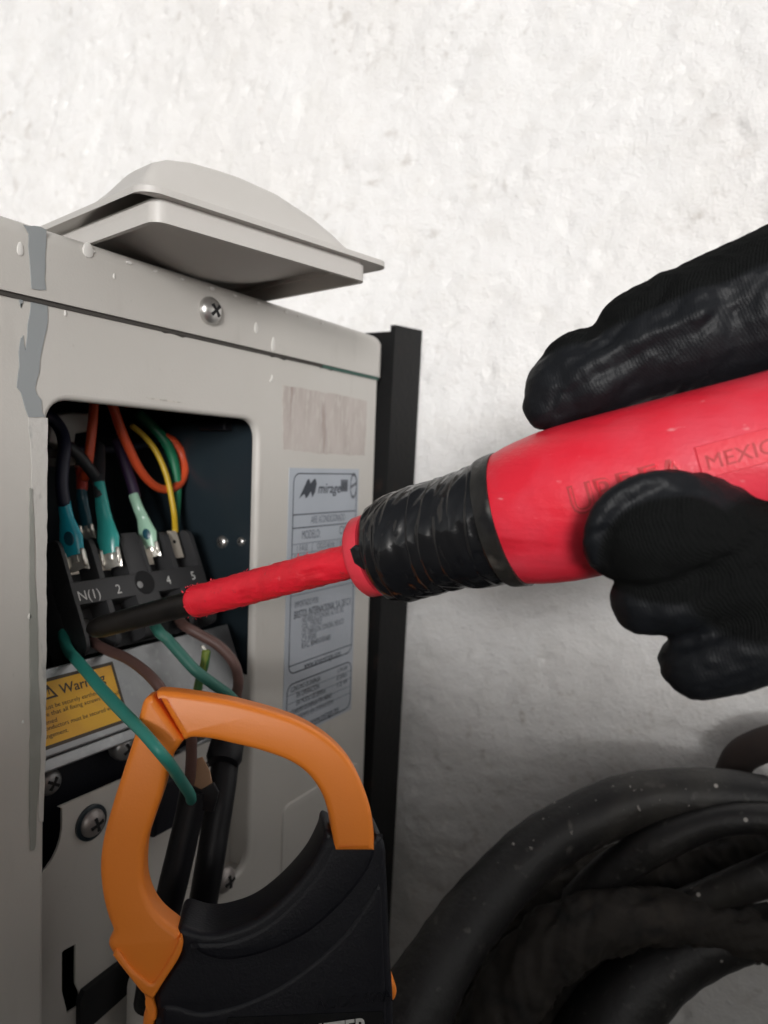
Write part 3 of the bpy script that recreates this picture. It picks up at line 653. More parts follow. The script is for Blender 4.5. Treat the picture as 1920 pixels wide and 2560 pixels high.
wire("wire", "straight orange wire hanging at the left of the compartment", [(470, 20, -.345), (432, 120, -.343), (420, 260, -.342), (405, 400, -.342), (388, 540, -.343), (362, 650, -.348)], .0026, M_['w_orange'])
wire("wire", "orange wire looping down and round behind the yellow wire", [(500, 20, -.348), (560, 160, -.346), (605, 290, -.345), (668, 440, -.344), (745, 590, -.344), (830, 690, -.345), (920, 728, -.347), (1010, 700, -.350), (1052, 610, -.353), (1040, 500, -.357), (985, 410, -.360), (920, 370, -.363)], [.0028, .0028, .0028, .0028, .0027, .0026, .0026, .0027, .0029, .0031, .0032, .0032], M_['w_orange'])
wire("wire", "thin yellow wire curving down to pole 5", [(690, 290, -.362), (760, 345, -.360), (835, 430, -.354), (895, 540, -.349), (940, 670, -.345), (968, 810, -.342), (985, 920, -.339), (990, 1020, -.334)], .0018, M_['w_yellow'])
wire("wire", "green wire behind the yellow wire", [(740, 210, -.372), (840, 300, -.368), (925, 400, -.362), (975, 520, -.356), (1000, 660, -.352), (1003, 790, -.349), (997, 930, -.345), (990, 1020, -.340)], [.0034, .0034, .0034, .0034, .0031, .0026, .0022, .0022], M_['w_green'])
wire("wire", "navy wire running level across the back of the compartment", [(260, 445, -.372), (440, 455, -.370), (620, 440, -.370), (760, 420, -.370), (880, 385, -.370), (1000, 350, -.372)], .0028, M_['w_navy'])
wire("wire", "charcoal wire slanting from the navy wire to the teal sleeve", [(255, 430, -.343), (320, 490, -.341), (385, 570, -.340), (435, 640, -.341), (470, 720, -.344)], .0031, M_['w_grey'])
wire("wire", "dark brown wire behind the orange loop at right", [(1060, 440, -.385), (1130, 560, -.384), (1220, 660, -.384), (1300, 720, -.386)], .0022, M_['w_red'])

# ------------------------------------------------------------------ supply cables below the block
def a3(x, y, d): return at(80+x/2.765, 1560+y/2.765, d)
cab1 = thing("supply_cable", a3(870, 1936, .345), "black supply cable whose cut end shows a teal and a brown conductor", "cable", "black supply cables")
tube("sheath", [a3(1120, 1150, .352), a3(1085, 1330, .350), a3(1035, 1550, .347), a3(975, 1800, .344), a3(915, 2050, .345), a3(850, 2330, .35), a3(800, 2620, .36)], [.0066]*7, M_['sheath'], cab1, 22, capround=False, ripple=.008)
tube("teal_conductor", [a3(215, 60, .378), a3(232, 140, .372), a3(262, 200, .362), a3(300, 240, .352), a3(370, 320, .338), a3(480, 450, .318), a3(620, 600, .296), a3(760, 740, .2785), a3(880, 880, .272), a3(965, 985, .280), a3(1035, 1090, .300), a3(1090, 1175, .325), a3(1100, 1215, .340)], [.0027, .0027, .0027, .0027, .0026, .0026, .0025, .0023, .0022, .0022, .0023, .0024, .0024], M_['w_teal'], cab1, 16, 8)
tube("brown_conductor", [a3(400, 60, .392), a3(425, 120, .384), a3(470, 155, .376), a3(540, 190, .370), a3(640, 230, .362), a3(760, 310, .352), a3(870, 420, .344), a3(990, 600, .342), a3(1090, 750, .344), a3(1102, 880, .347), a3(1095, 1030, .350), a3(1085, 1180, .353)], .0026, M_['w_brown'], cab1, 14, 8)
fr = Frame(a3(1165, 1080, .351), RX, -RD)
slab("paper_filler", fr, [(-.006, -.012), (.007, -.009), (.0045, .004), (.001, .011), (-.005, .009)], -.0006, .0006, M_['paper'], cab1, bev=.0003)
fr = Frame(a3(1195, 1120, .349), RX, -RD)
slab("sheath_flap", fr, [(-.010, -.010), (.004, -.012), (.0065, -.003), (.004, .0015), (-.002, -.002), (-.010, .002)], -.0015, .0005, M_['sheath'], cab1, bev=.0004)
cab2 = thing("supply_cable", a3(1180, 1936, .37), "plain black supply cable running beside the cut one through the jaw", "cable", "black supply cables")
tube("sheath", [a3(1400, 590, .41), a3(1375, 760, .402), a3(1345, 900, .393), a3(1310, 1150, .383), a3(1270, 1400, .376), a3(1225, 1680, .37), a3(1150, 2120, .37), a3(1080, 2560, .375)], [.0071]*8, M_['sheath'], cab2, 22, capround=False)
lathe("collar", a3(1352, 815, .394), a3(1345, 900, .393)-a3(1375, 760, .402), [(0, .0070), (.001, .0088), (.0095, .0092), (.0125, .0078)], M_['sheath'], cab2, 24)
tube("teal_conductor", [a3(820, -60, .40), a3(850, 10, .392), a3(885, 62, .385), a3(940, 110, .385), a3(1020, 200, .383), a3(1130, 320, .382), a3(1260, 420, .386), a3(1370, 500, .395), a3(1410, 560, .403), a3(1400, 640, .41)], .0029, M_['w_teal2'], cab2, 14, 7)
tube("brown_conductor", [a3(1000, -60, .416), a3(1040, 0, .41), a3(1085, 32, .405), a3(1180, 85, .405), a3(1290, 150, .405), a3(1390, 260, .406), a3(1425, 380, .408), a3(1415, 490, .410), a3(1405, 600, .412)], .0029, M_['w_brown'], cab2, 14, 7)
tube("ground_conductor", [a3(1205, 190, .40), a3(1190, 290, .40), a3(1160, 380, .40), a3(1140, 500, .40), a3(1150, 620, .405), a3(1250, 760, .408)], .0024, M_['w_ground'], cab2, 12, 6)
tube("bare_strands", [a3(1175, 150, .40), a3(1192, 180, .40), a3(1206, 200, .40)], [.0008, .0013, .0018], M_['nickel'], cab2, 10, 4)

# ------------------------------------------------------------------ service cover lying on the lid
def service_cover():
    wv = Vector((.2147, .9767, 0)); bk = Vector((-.9767, .2147, 0))
    sc_ = thing("service_cover", (-.30, .29, ZT), "ivory plastic service cover with domed hand grip lying loose on top of the unit's lid", "cover")
    F0 = Frame((-.2344, .2164, 0), wv, bk)           # a along the front edge, b backwards, normal up
    L = .215
    # lower lip: rectangular ring wall
    def ringwall(out, t, z0, z1, name, bev):
        o_ = np.array(out); i_ = inset(out, t); n = len(out); V = []
        for pts, z in ((o_, z0), (o_, z1), (i_, z1), (i_, z0)): V += [F0.p(a, b, z) for a, b in pts]
        F = [(r*n+i, r*n+(i+1) % n, ((r+1) % 4)*n+(i+1) % n, ((r+1) % 4)*n+i) for r in range(4) for i in range(n)]
        return link(name, V, F, M_['cover'], sc_, 35)
    ringwall(rounded(0, .1232, 0, L, .006, 6), .0022, .0936, .1016, "lower_lip", 0)
    ringwall(rounded(.0014, .1218, .0014, L-.002, .0055, 6),   .002, .1010, .1034, "neck", 0)
    # shell: flange with the swelling hand grip, modelled as one thick sheet
    P = rounded(-.0065, .1375, -.003, L+.006, .0085, 6)
    def hump(a, b):
        s_ = a; prof = np.interp(s_, [-.006, -.003, .003, .0097, .021, .034, .046, .067, .0896, .103, .110, .1155], [0, .004, .0125, .0158, .0182, .0192, .0196, .0183, .0133, .0084, .0045, 0])
        if b < .001: return 0.0
        fr_ = 1-max(0, (0.0085-b)/.0075)**2.2 if b < .0085 else 1.0
        t = min(1, max(0, (b-.022)/.050)); back = 1-t*t*(3-2*t)
        return prof*max(fr_, 0)*back
    na, nb = 90, 70
    aa = np.linspace(-.0065, .1375, na); bb = np.concatenate([np.linspace(-.003, .012, 26), np.linspace(.012, L+.006, nb-26+1)[1:]])
    V = []; F = []; zt = .1060; th = .0026
    def clampc(a, b):
        # keep the plan outline round cornered
        r = .0085
        for ca, cb, sa, sb in ((.002, .0055, -1, -1), (.129, .0055, 1, -1), (.002, L-.0025, -1, 1), (.129, L-.0025, 1, 1)):
            da, db = (a-ca)*sa, (b-cb)*sb
            if da > 0 and db > 0:
                l = math.hypot(da, db); m = max(da, db)
                if l > 0: return ca+sa*da*m/l, cb+sb*db*m/l
        return a, b
    for lay in (0, 1):
        for b in bb:
            for a in aa:
                a2, b2 = clampc(a, b); h = hump(a2, b2)
                if lay == 0: V.append(F0.p(a2, b2, zt+h))
                else: V.append(F0.p(a2, b2, zt-th+max(0, hump(a2, max(b2-.0022, 0))-.0006)))
    nbb = len(bb); K = na*nbb
    for i in range(nbb-1):
        for j in range(na-1):
            k = i*na+j; F.append((k, k+1, k+na+1, k+na)); F.append((K+k, K+k+na, K+k+na+1, K+k+1))
    per = [(0, j) for j in range(na)]+[(i, na-1) for i in range(1, nbb)]+[(nbb-1, j) for j in range(na-2, -1, -1)]+[(i, 0) for i in range(nbb-2, 0, -1)]
    for (i, j), (i2, j2) in zip(per, per[1:]+per[:1]): F.append((i*na+j, i2*na+j2, K+i2*na+j2, K+i*na+j))
    link("shell", V, F, M_['cover'], sc_, 30)
    # inner bowl of the grip under the shell
    V = []; F = []; n1, n2 = 26, 16
    for i in range(n2):
        for j in range(n1):
            s_ = j/(n1-1)*2-1; t = i/(n2-1); a = .062+s_*.055; b = .004+t*.095
            V.append(F0.p(a, b, .1030-.011*max(0, 1-s_*s_)*math.sin(math.pi*min(1, t*1.0))**.8*(t > .2)*min(1, (t-.2)*3)))
    for i in range(n2-1):
        for j in range(n1-1): k = i*n1+j; F.append((k, k+1, k+n1+1, k+n1))
    link("grip_bowl", V, F, M_['cover'], sc_, 60)
    for u, v, r in ((550, 505, .0026), (713, 552, .0012), (692, 526, .0007)):
        p = ray(u, v); q = F0; nn = bk; t = (F0.p(0, .0062, 0).dot(nn))/p.dot(nn); c = p*t
        fr = Frame(c-bk*.0012, wv, (0, 0, 1))
        if fr.n.dot(bk) > 0: fr = Frame(c, -wv, (0, 0, 1))
        lathe("paint_drop", fr.o, -bk, [(-.004, r), (.0002, r*.9), (.0006, r*.5)], M_['drop'], sc_, 12)
service_cover()

# ------------------------------------------------------------------ angle-iron post behind the unit
post = thing("angle_iron_post", (-.277, .5, -1.2), "black angle iron post standing between the unit and the wall", "post")
mb = MB()
V = [Vector((-.277, .4895, .1030)), Vector((-.277, .5330, .1062)), Vector((-.277, .5115, -1.2)), Vector((-.277, .468, -1.2))]
def plate(q, d): 
    mb.add(q+[p+d for p in q], [(0, 1, 2, 3), (7, 6, 5, 4), (0, 4, 5, 1), (1, 5, 6, 2), (2, 6, 7, 3), (3, 7, 4, 0)])
top_y, bot_y = .4895, .4765
V = [Vector((-.277, top_y, .1030)), Vector((-.277, top_y+.0435, .1062)), Vector((-.277, .5155-.03, -1.2)), Vector((-.277, bot_y-.03, -1.2))]
plate(V, Vector((-.004, 0, 0)))
mb.build("flange", M_['post'], post, 20)
mb = MB()
plate([Vector((-.2812, top_y+.0005, .0985)), Vector((-.318, top_y+.0005, .0985)), Vector((-.318, bot_y-.0295, -1.2)), Vector((-.2812, bot_y-.0295, -1.2))], Vector((0, .004, 0)))
mb.build("flange", M_['post'], post, 20)

# ------------------------------------------------------------------ insulated hoses, lower right
def h8(x, y, d): return at(900+x/1.626, 1720+y/1.626, d)
def hose(label, pts, r, m, n=26):
    crumple = m is M_['foam2']
    t = thing("insulated_hose", pts[0], label, "hose", "insulated hoses below the hand")
    if not crumple: tube("insulation", pts, r, m, t, n, 9, capround=True, ripple=.013); return t
    n, sub = 48, 26; v, f = tube_vf(pts, r, n, sub, capround=False); v = np.array([tuple(x) for x in v]); ring = v.reshape(-1, n, 3); c = ring.mean(1, keepdims=True)
    I, Kk = np.meshgrid(np.arange(ring.shape[0]), np.arange(n), indexing='ij'); an = Kk*2*math.pi/n; sd = len(label)
    h = (fbm(I*.10+3*np.cos(an)+20, I*.05+3*np.sin(an)+20, sd, 3)-.5)*.34-np.abs(fbm(I*.16+2*np.cos(an)+60, I*.03+2*np.sin(an)+40, sd+9, 2)-.5)*.5+.06
    ring = c+(ring-c)*(1+h[..., None]); link("insulation", ring.reshape(-1, 3), f, m, t, 60); return t
HOSE1 = hose("thick black hose on top of the bundle, flecked with white paint", [at(905, 2700, .40), at(1010, 2560, .41), at(1092, 2420, .425), at(1170, 2305, .44), at(1258, 2202, .455), at(1355, 2115, .465), at(1465, 2050, .47), at(1590, 2003, .47), at(1730, 1986, .465), at(1870, 1994, .46), at(2010, 2030, .45), at(2150, 2100, .44)], [.025, .0225, .0195, .0185, .0182, .0180, .0178, .0175, .0160, .0150, .0150, .015], M_['foam'])
def flecks(h, pts, r, n):
    mb = MB(); P = catmull([Vector(p) for p in pts], 30); K = len(P)
    for k in range(n):
        i = int(RNG.integers(int(K*.25), int(K*.85))); t = Vector(P[i+1]-P[i-1]).normalized(); view = -Vector(P[i]).normalized(); e = t.cross(view).normalized(); up = e if e.z > 0 else -e; vv = up.cross(t).normalized()
        if vv.dot(view) < 0: vv = -vv
        an = math.radians(float(RNG.normal(28, 22))); rr = float(np.interp(i/30, range(len(r)), r)); d = vv*math.cos(an)+up*math.sin(an); c = Vector(P[i])+d*(rr*.985)
        q = float(RNG.choice([.0004, .0005, .0007, .0011])); g_ = d.cross(t); st_ = 1.0 if RNG.random() < .8 else 2.4; n_ = 7
        mb.add([c+(t*math.cos(a)*q+g_*math.sin(a)*q*st_)*(1+.25*math.sin(3*a+k)) for a in np.linspace(0, 6.283, n_, endpoint=False)]+[c+d*q*.7], [(j, (j+1) % n_, n_) for j in range(n_)])
    o = mb.build("paint_flecks", M_['fleck'], h, 0); o['kind'] = 'stuff'
HP = [at(1090, 2420, .425), at(1170, 2305, .44), at(1258, 2202, .455), at(1355, 2115, .465), at(1465, 2050, .47), at(1590, 2003, .47), at(1730, 1986, .465), at(1870, 1994, .46)]
flecks(HOSE1, HP, [.0195, .0185, .0182, .0180, .0178, .0175, .0160, .0150], 40)
hose("thinner black hose just under the flecked one", [at(1440, 2260, .475), at(1530, 2180, .465), at(1640, 2110, .455), at(1760, 2062, .448), at(1880, 2046, .44), at(2020, 2060, .43)], [.011, .012, .0115, .0095, .0088, .009], M_['foam'])
hose("dusty brown hose in the middle of the bundle", [at(1130, 2560, .50), at(1230, 2400, .505), at(1350, 2270, .505), at(1500, 2205, .50), at(1660, 2180, .495), at(1800, 2150, .49), at(1960, 2140, .48)], [.02, .02, .02, .021, .0215, .0205, .02], M_['foam2'])
hose("black hose sloping down to the right below the brown one", [at(1200, 2640, .455), at(1280, 2480, .455), at(1390, 2355, .455), at(1530, 2300, .452), at(1690, 2295, .448), at(1830, 2320, .44), at(1990, 2365, .43)], [.022, .021, .020, .0175, .015, .0135, .013], M_['foam2'])
hose("lowest thick black hose bounding the bare wall at bottom right", [at(1430, 2760, .44), at(1500, 2600, .445), at(1590, 2480, .45), at(1700, 2395, .45), at(1830, 2345, .445), at(1980, 2320, .435), at(2120, 2310, .43)], [.028, .026, .0225, .0185, .0155, .0145, .014], M_['foam'])
hose("black hose between the flecked hose and the lowest hose at the frame bottom", [at(1320, 2760, .47), at(1370, 2600, .47), at(1440, 2480, .475), at(1550, 2390, .475), at(1700, 2340, .47), at(1880, 2330, .46)], [.022, .022, .022, .021, .018, .017], M_['foam2'])
hose("narrow dark hose crossing the bundle at right", [at(1560, 2330, .47), at(1680, 2275, .455), at(1790, 2235, .445), at(1900, 2195, .435), at(2020, 2150, .43)], [.008, .009, .010, .011, .012], M_['foam'])
o = tube("rusty_pipe", [at(1818, 1955, .505), at(1850, 1895, .50), at(1895, 1868, .49), at(1960, 1850, .48), at(2060, 1850, .47)], [.010, .011, .011, .011, .011], M_['rust'], None, 18, 8); tag(o, "short rusty brown pipe at the right edge above the hoses", "pipe")

# ------------------------------------------------------------------ clamp meter
def clamp_meter():
    o0 = at(600, 2100, .288); e1 = (at(930, 2100, .302)-at(250, 2100, .2865)).normalized(); dn = (at(600, 2540, .283)-at(600, 1760, .293)).normalized()
    fr = Frame(o0, e1, -dn)
    if fr.n.dot(RF) > 0: fr = Frame(o0, e1, dn)
    cm = thing("clamp_meter", fr.p(0, -.17, -.01), "black clamp meter with orange jaws closed round the teal wire", "clamp meter")
    def O(pts, n=7): return catmull([(*fr.uv(240+p[0]/2.127, 1660+p[1]/2.127), *( [1] if len(p) > 2 else [])) for p in pts], n, True)
    left = O([(300, 168, 1), (464, 408, 1), (440, 442), (395, 520), (352, 690), (303, 830), (262, 960), (250, 1080), (256, 1180), (290, 1280), (345, 1355), (430, 1425), (452, 1450), (460, 1492), (440, 1562), (380, 1660), (303, 1778), (316, 1850), (318, 1900), (300, 1960), (290, 2300, 1), (225, 2300, 1), (245, 1914), (262, 1850), (256, 1790), (228, 1720), (150, 1640), (72, 1525), (64, 1480), (86, 1425), (60, 1350), (31, 1230), (18, 1080), (36, 930), (82, 760), (142, 570), (200, 390), (232, 260), (248, 205), (270, 178)])
    slab("moving_jaw", fr, left, -.015, 0, M_['orange'], cm, bev=.0026, seg=4)
    # thumb-guard shoulder standing proud at the foot of the moving jaw
    sh = O([(452, 1442), (462, 1492), (440, 1562), (370, 1672), (303, 1778, 1), (250, 1745), (175, 1655), (90, 1545, 1), (118, 1512), (180, 1600), (250, 1660), (300, 1690), (345, 1640), (410, 1530), (432, 1480)])
    slab("jaw_rim", fr, sh, -.004, .0012, M_['orange'], cm, bev=.0011, seg=3)
    right = O([(318, 150, 1), (345, 145), (430, 152), (520, 164), (640, 182), (750, 204), (950, 258), (1100, 315), (1230, 395), (1330, 490), (1400, 600), (1450, 730), (1476, 850), (1486, 1000, 1), (1270, 1000, 1), (1252, 885), (1238, 800), (1200, 690), (1130, 592), (1030, 521), (880, 466), (740, 431), (620, 404), (540, 396), (500, 397), (468, 410, 1)])
    slab("fixed_jaw", fr, right, -.015, 0, M_['orange'], cm, bev=.0026, seg=4)
    body = O([(1235, 892), (1216, 905), (1200, 965), (1130, 1100), (1000, 1250), (850, 1370), (700, 1428), (580, 1441), (470, 1412), (430, 1425), (420, 1480), (440, 1562), (400, 1630), (310, 1785), (318, 1880), (305, 2000), (310, 2900, 1), (1600, 2900, 1), (1588, 1914), (1580, 1700), (1568, 1500), (1560, 1300), (1550, 1090), (1546, 1005), (1534, 955), (1512, 918), (1490, 912), (1470, 930), (1300, 938), (1262, 905)])
    slab("body", fr, body, -.030, -.0015, M_['black'], cm, bev=.0028, seg=4)
    cradle = O([(1262, 945, 1), (1480, 930, 1), (1500, 1000), (1440, 1140), (1300, 1310), (1120, 1460), (900, 1560), (700, 1600), (560, 1570), (490, 1500), (520, 1478), (700, 1470), (870, 1405), (1030, 1280), (1170, 1110)])
    slab("cradle_ridge", fr, cradle, -.006, -.0010, M_['black'], cm, bev=.0028, seg=4)
    face = O([(345, 1830), (420, 1815), (560, 1850), (760, 1810), (960, 1720), (1150, 1590), (1320, 1430), (1440, 1260), (1500, 1170), (1530, 1230), (1540, 1500), (1555, 1900), (1565, 2850), (1500, 2880, 1), (345, 2880, 1), (340, 2300), (335, 1950)])
    slab("face_plate", fr, face, -.006, -.0008, M_['black'], cm, bev=.0026, seg=4)
    corner_ = O([(325, 1790), (440, 1620), (500, 1600), (570, 1680), (640, 1740), (600, 1800), (450, 1780), (350, 1810)])
    if 0: slab("grip_shoulder", fr, corner_, -.006, .0004, M_['black'], cm, bev=.0025, seg=4)
    np_ = O([(700, 1885, 1), (1530, 1850, 1), (1545, 2200, 1), (690, 2200, 1)])
    slab("name_strip", fr, np_, -.0014, -.0005, M_['blackgloss'], cm)
    a, b = fr.uv(240+1447/2.127, 1660+1972/2.127); e = Vector((fr.uv(240+1447/2.127, 1660+1888/2.127)[0]-fr.uv(240+1322/2.127, 1660+1905/2.127)[0], fr.uv(240+1447/2.127, 1660+1888/2.127)[1]-fr.uv(240+1322/2.127, 1660+1905/2.127)[1])).normalized()
    tf = Frame(fr.p(a, b, -.0003), fr.e1*e.x+fr.e2*e.y, -fr.e1*e.y+fr.e2*e.x)
    v, f = text_vf("CLAMP METER", tf, -.0500, 0, .0062, width=.0500, bold=.03); link("meter_lettering", v, f, M_['white_ink'], cm, 0)
    tf2 = Frame(fr.p(*fr.uv(240+1170/2.127, 1660+1850/2.127), -.0008), tf.e1, tf.e2)
    v, f = text_vf("AC/DC 600A", tf2, 0, 0, .0040, width=.030, ext=.0003); link("embossed_lettering", v, f, M_['black'], cm, 0)
    btn = O([(1560, 1700), (1582, 1712), (1604, 1745), (1616, 1785), (1612, 1820), (1596, 1843), (1560, 1850)])
    slab("hold_button", fr, btn, -.018, -.006, M_['orange'], cm, bev=.002, seg=3)
clamp_meter()

# ------------------------------------------------------------------ screwdriver
SA, SB = at(483, 1506, .305), at(1392, 1265.5, .240)
AX = (SB-SA).normalized()
def spx(u):
    """distance along the axis where it passes picture column u"""
    lo, hi = -.2, .5
    for _ in range(50):
        m = (lo+hi)/2; p = SA+AX*m; x = 960+1870*p.dot(RX)/p.dot(RF)
        if x < u: lo = m
        else: hi = m
    return lo
def rpx(u, half): p = SA+AX*spx(u); return half*p.dot(RF)/1870*.985
def screwdriver():
    sd = thing("screwdriver", SA+AX*spx(1500), "red insulated screwdriver with black tape round its neck, held to the terminals", "screwdriver")
    # blackened shaft, flattened at the tip
    s0 = spx(236); lathe("shaft", SA, AX, [(s0-.003, .0020), (s0, .0040), (s0+.005, .0048), (s0+.03, .0050), (.004, .0051)], M_['shaft'], sd, 28)
    def nick(s_, a):
        return .00022*math.sin(s_*900+3*math.sin(a*3))*math.sin(a*5+s_*300)+(-.0007 if (abs(s_-.062) < .0045 and abs(a-GA) < .35) else 0)+(-.0006 if (abs(s_-.030) < .002 and abs(a-GA-.5) < .3) else 0)+(-.0008 if (abs(s_-.012) < .003 and abs(a-GA+1.0) < .4) else 0)
    ex = AX.cross(Vector((0, 0, 1))).normalized(); gx = AX.cross(ex); tv = -(SA+AX*.05).normalized(); GA = math.atan2(tv.dot(gx), tv.dot(ex)) % (2*math.pi)
    r0, r1 = rpx(483, 41), rpx(888, 44.5); s1 = spx(890)
    prof = [(-.0006, r0*.78), (.0002, r0*.93), (.0016, r0)]+[(.0016+(s1-.0016)*k/46, r0+(r1-r0)*k/46) for k in range(1, 47)]
    lathe("red_sleeve", SA, AX, prof, M_['red'], sd, 56, nick, 55)
    # swarf curls along the cut sleeve
    mb = MB()
    for k in range(34):
        s_ = RNG.choice([RNG.uniform(-.001, .004), RNG.uniform(0, .06)]); a = GA+RNG.choice([-1.45, 1.5, RNG.uniform(-1.5, 1.5)])+RNG.normal(0, .08)
        rr = r0*1.0; d = ex*math.cos(a)+gx*math.sin(a); p = SA+AX*s_+d*rr; q = .0004+RNG.random()*.0006
        t = (AX*RNG.normal()+d*1.2+d.cross(AX)*RNG.normal()).normalized()*q; w_ = AX.cross(d)*q*.4
        mb.add([p-w_, p+w_, p+t+w_*.5, p+t*1.3-w_*.3+AX*q*.4], [(0, 1, 2, 3)])
    sw = mb.build("sleeve_swarf", M_['redpad'], sd, 0); sw['kind'] = 'stuff'
    # front collar of the handle, red, showing in front of the tape
    c0 = spx(906)
    rt = rpx(931, 106)
    lathe("handle_collar", SA, AX, [(c0-.0012, rt*.40), (c0-.0002, rt*.90), (c0+.0012, rt*.985), (c0+.006, rt*1.0)], M_['redpad'], sd, 56)
    # tape wraps
    U = [948, 960, 982, 1000, 1034, 1091, 1130, 1169, 1226, 1262, 1276]; Hh = [108, 124, 131, 136.5, 139, 141, 144, 150, 159, 167, 171]
    P = [(spx(u), rpx(u, h)) for u, h in zip(U, Hh)]; ss = np.array([p[0] for p in P]); rr = np.array([p[1] for p in P])
    st = np.linspace(ss[0], ss[-1]-.004, 260)
    def wrap(s_, a):
        q = (s_+.0032*math.sin(a-GA+.6)+.0009*math.sin(2*a+1)+.0021*math.sin(s_*330+1.1)+.0009*math.sin(s_*810))/.0076; fsaw = q-math.floor(q)
        lip = .00055*(1-fsaw) if fsaw > .16 else .00055*.84*fsaw/.16
        n1 = float(vnoise(np.array([2.2*math.cos(a)+30+s_*90]), np.array([2.2*math.sin(a)+30+s_*140]), 21)[0])-.5
        n2 = float(vnoise(np.array([5*math.cos(a)+60+s_*420]), np.array([5*math.sin(a)+60+s_*160]), 33)[0])-.5
        return lip-.0004+.0016*n1+.0007*n2
    lathe("tape_wrap", SA, AX, [(ss[0]-.0004, rr[0]*.93)]+[(s_, float(np.interp(s_, ss, rr))) for s_ in st]+[(st[-1]+.0003, float(np.interp(st[-1], ss, rr))*.97)], M_['tape'], sd, 160, wrap, 75)
    s2 = np.linspace(ss[-1]-.0048, ss[-1]+.0010, 12)
    lathe("dusty_tape_end", SA, AX, [(s2[0], float(np.interp(s2[0], ss, rr))*.98)]+[(s_, float(np.interp(s_, ss, rr))+.0005) for s_ in s2]+[(s2[-1]+.0002, float(rr[-1])*.97)], M_['tapedust'], sd, 96, lambda s_, a: .0002*math.sin(a*9+s_*900)+.0009*(s_-s2[0])/.007*math.sin(a-GA+.4)*.4, 60)
    TA = -.12*(1 if (ex*math.cos(GA+.1)+gx*math.sin(GA+.1)-ex*math.cos(GA)-gx*math.sin(GA)).dot(RD) > 0 else -1)
    slab_o = Frame(SA+AX*(c0+.004)+(ex*math.cos(GA+TA)+gx*math.sin(GA+TA))*rt*1.02+AX*.0018, AX, RD)
    if slab_o.n.dot(RF) > 0: slab_o = Frame(slab_o.o, AX, -RD)
    slab("tape_tail", slab_o, [(-.0015, .002), (.001, .003), (.0035, .001), (.005, -.004), (.002, -.006), (-.001, -.003)], -.0004, .0008, M_['tape'], sd, bev=.0004)
    # handle
    U = [1262, 1284, 1315, 1342, 1370, 1392, 1440, 1500, 1600, 1750, 1920, 2150, 2260, 2300]; Hh = [166, 171, 180, 185.5, 190, 193.5, 197, 198, 198, 197, 196, 200, 190, 150]
    hp = [(spx(u), rpx(u, h)) for u, h in zip(U, Hh)]; ss = [p[0] for p in hp]; rr = [p[1] for p in hp]
    st = np.linspace(ss[0], ss[-1], 120)
    lathe("handle", SA, AX, [(float(s_), float(np.interp(s_, ss, rr))) for s_ in st]+[(ss[-1]+.004, rr[-1]*.6)], M_['redhandle'], sd, 72, None, 60)
    # lettering follows the round of the handle
    def stamp(name, body, u, v, h, width, mat_, thick, lift, bold=0):
        p = SA+AX*spx(u); r = float(np.interp(spx(u), ss, rr))
        # angle on the handle where the sight line meets it
        best = None
        for k in range(-80, 81):
            a = GA+k*.015; q = p+(ex*math.cos(a)+gx*math.sin(a))*r; y = 1280+1870*q.dot(RD)/q.dot(RF)
            if best is None or abs(y-v) < best[0]: best = (abs(y-v), a)
        a0 = best[1]; sg = 1
        q1 = p+(ex*math.cos(a0+.05)+gx*math.sin(a0+.05))*r; q0 = p+(ex*math.cos(a0)+gx*math.sin(a0))*r
        if (q1-q0).dot(RD) > 0: sg = -1
        fl = Frame((0, 0, 0), (1, 0, 0), (0, 1, 0)); vv, f = text_vf(body, fl, 0, 0, h, width=width, ext=thick, bold=bold)
        V = []
        for x in vv:
            s_ = spx(u)+x.x; rr_ = float(np.interp(s_, ss, rr))+lift+x.z; aa = a0+sg*x.y/r; V.append(SA+AX*s_+(ex*math.cos(aa)+gx*math.sin(aa))*rr_)
        return link(name, V, f, mat_, sd, 0)
    stamp("stamped_name", "URREA", 1462, 1287, .0082, .032, M_['redstamp'], .0003, .0000, bold=.03)
    stamp("stamped_name_fill", "URREA", 1462, 1287, .0082, .032, M_['redhandle'], .0003, .00012, bold=-.02)
    # raised pad with MEXICO
    pu = spx(1792); p = SA+AX*pu
    V = []; F = []; na, ns = 10, 8; L_ = .044
    best = None
    for k in range(-80, 81):
        a = GA+k*.015; q = p+(ex*math.cos(a)+gx*math.sin(a))*np.interp(pu, ss, rr); y = 1280+1870*q.dot(RD)/q.dot(RF)
        if best is None or abs(y-1150) < best[0]: best = (abs(y-1150), a)
    ac = best[1]
    for lay in (0, 1):
        for i in range(na):
            for j in range(ns):
                a = ac+(i/(na-1)-.5)*.42*(1 if lay == 0 else .9); s_ = pu-.0035-.001*(1-lay)+j/(ns-1)*L_; V.append(SA+AX*s_+(ex*math.cos(a)+gx*math.sin(a))*(float(np.interp(s_, ss, rr))+(.00028 if lay else -.0003)))
    K = na*ns
    for i in range(na-1):
        for j in range(ns-1): k = i*ns+j; F.append((K+k, K+k+1, K+k+ns+1, K+k+ns))
    for i in range(na-1): F.append((i*ns, (i+1)*ns, K+(i+1)*ns, K+i*ns)); F.append((i*ns+ns-1, (i+1)*ns+ns-1, K+(i+1)*ns+ns-1, K+i*ns+ns-1))
    for j in range(ns-1): F.append((j, j+1, K+j+1, K+j)); k = (na-1)*ns+j; F.append((k, k+1, K+k+1, K+k))
    link("raised_pad", V, F, M_['redpad'], sd, 30)
    stamp("stamped_origin", "MEXICO", 1772, 1176, .0040, .0215, M_['redstamp'], .0003, .00022)
    return ss, rr, ex, gx, GA
SS, RRR, EX, GX, GA = screwdriver()

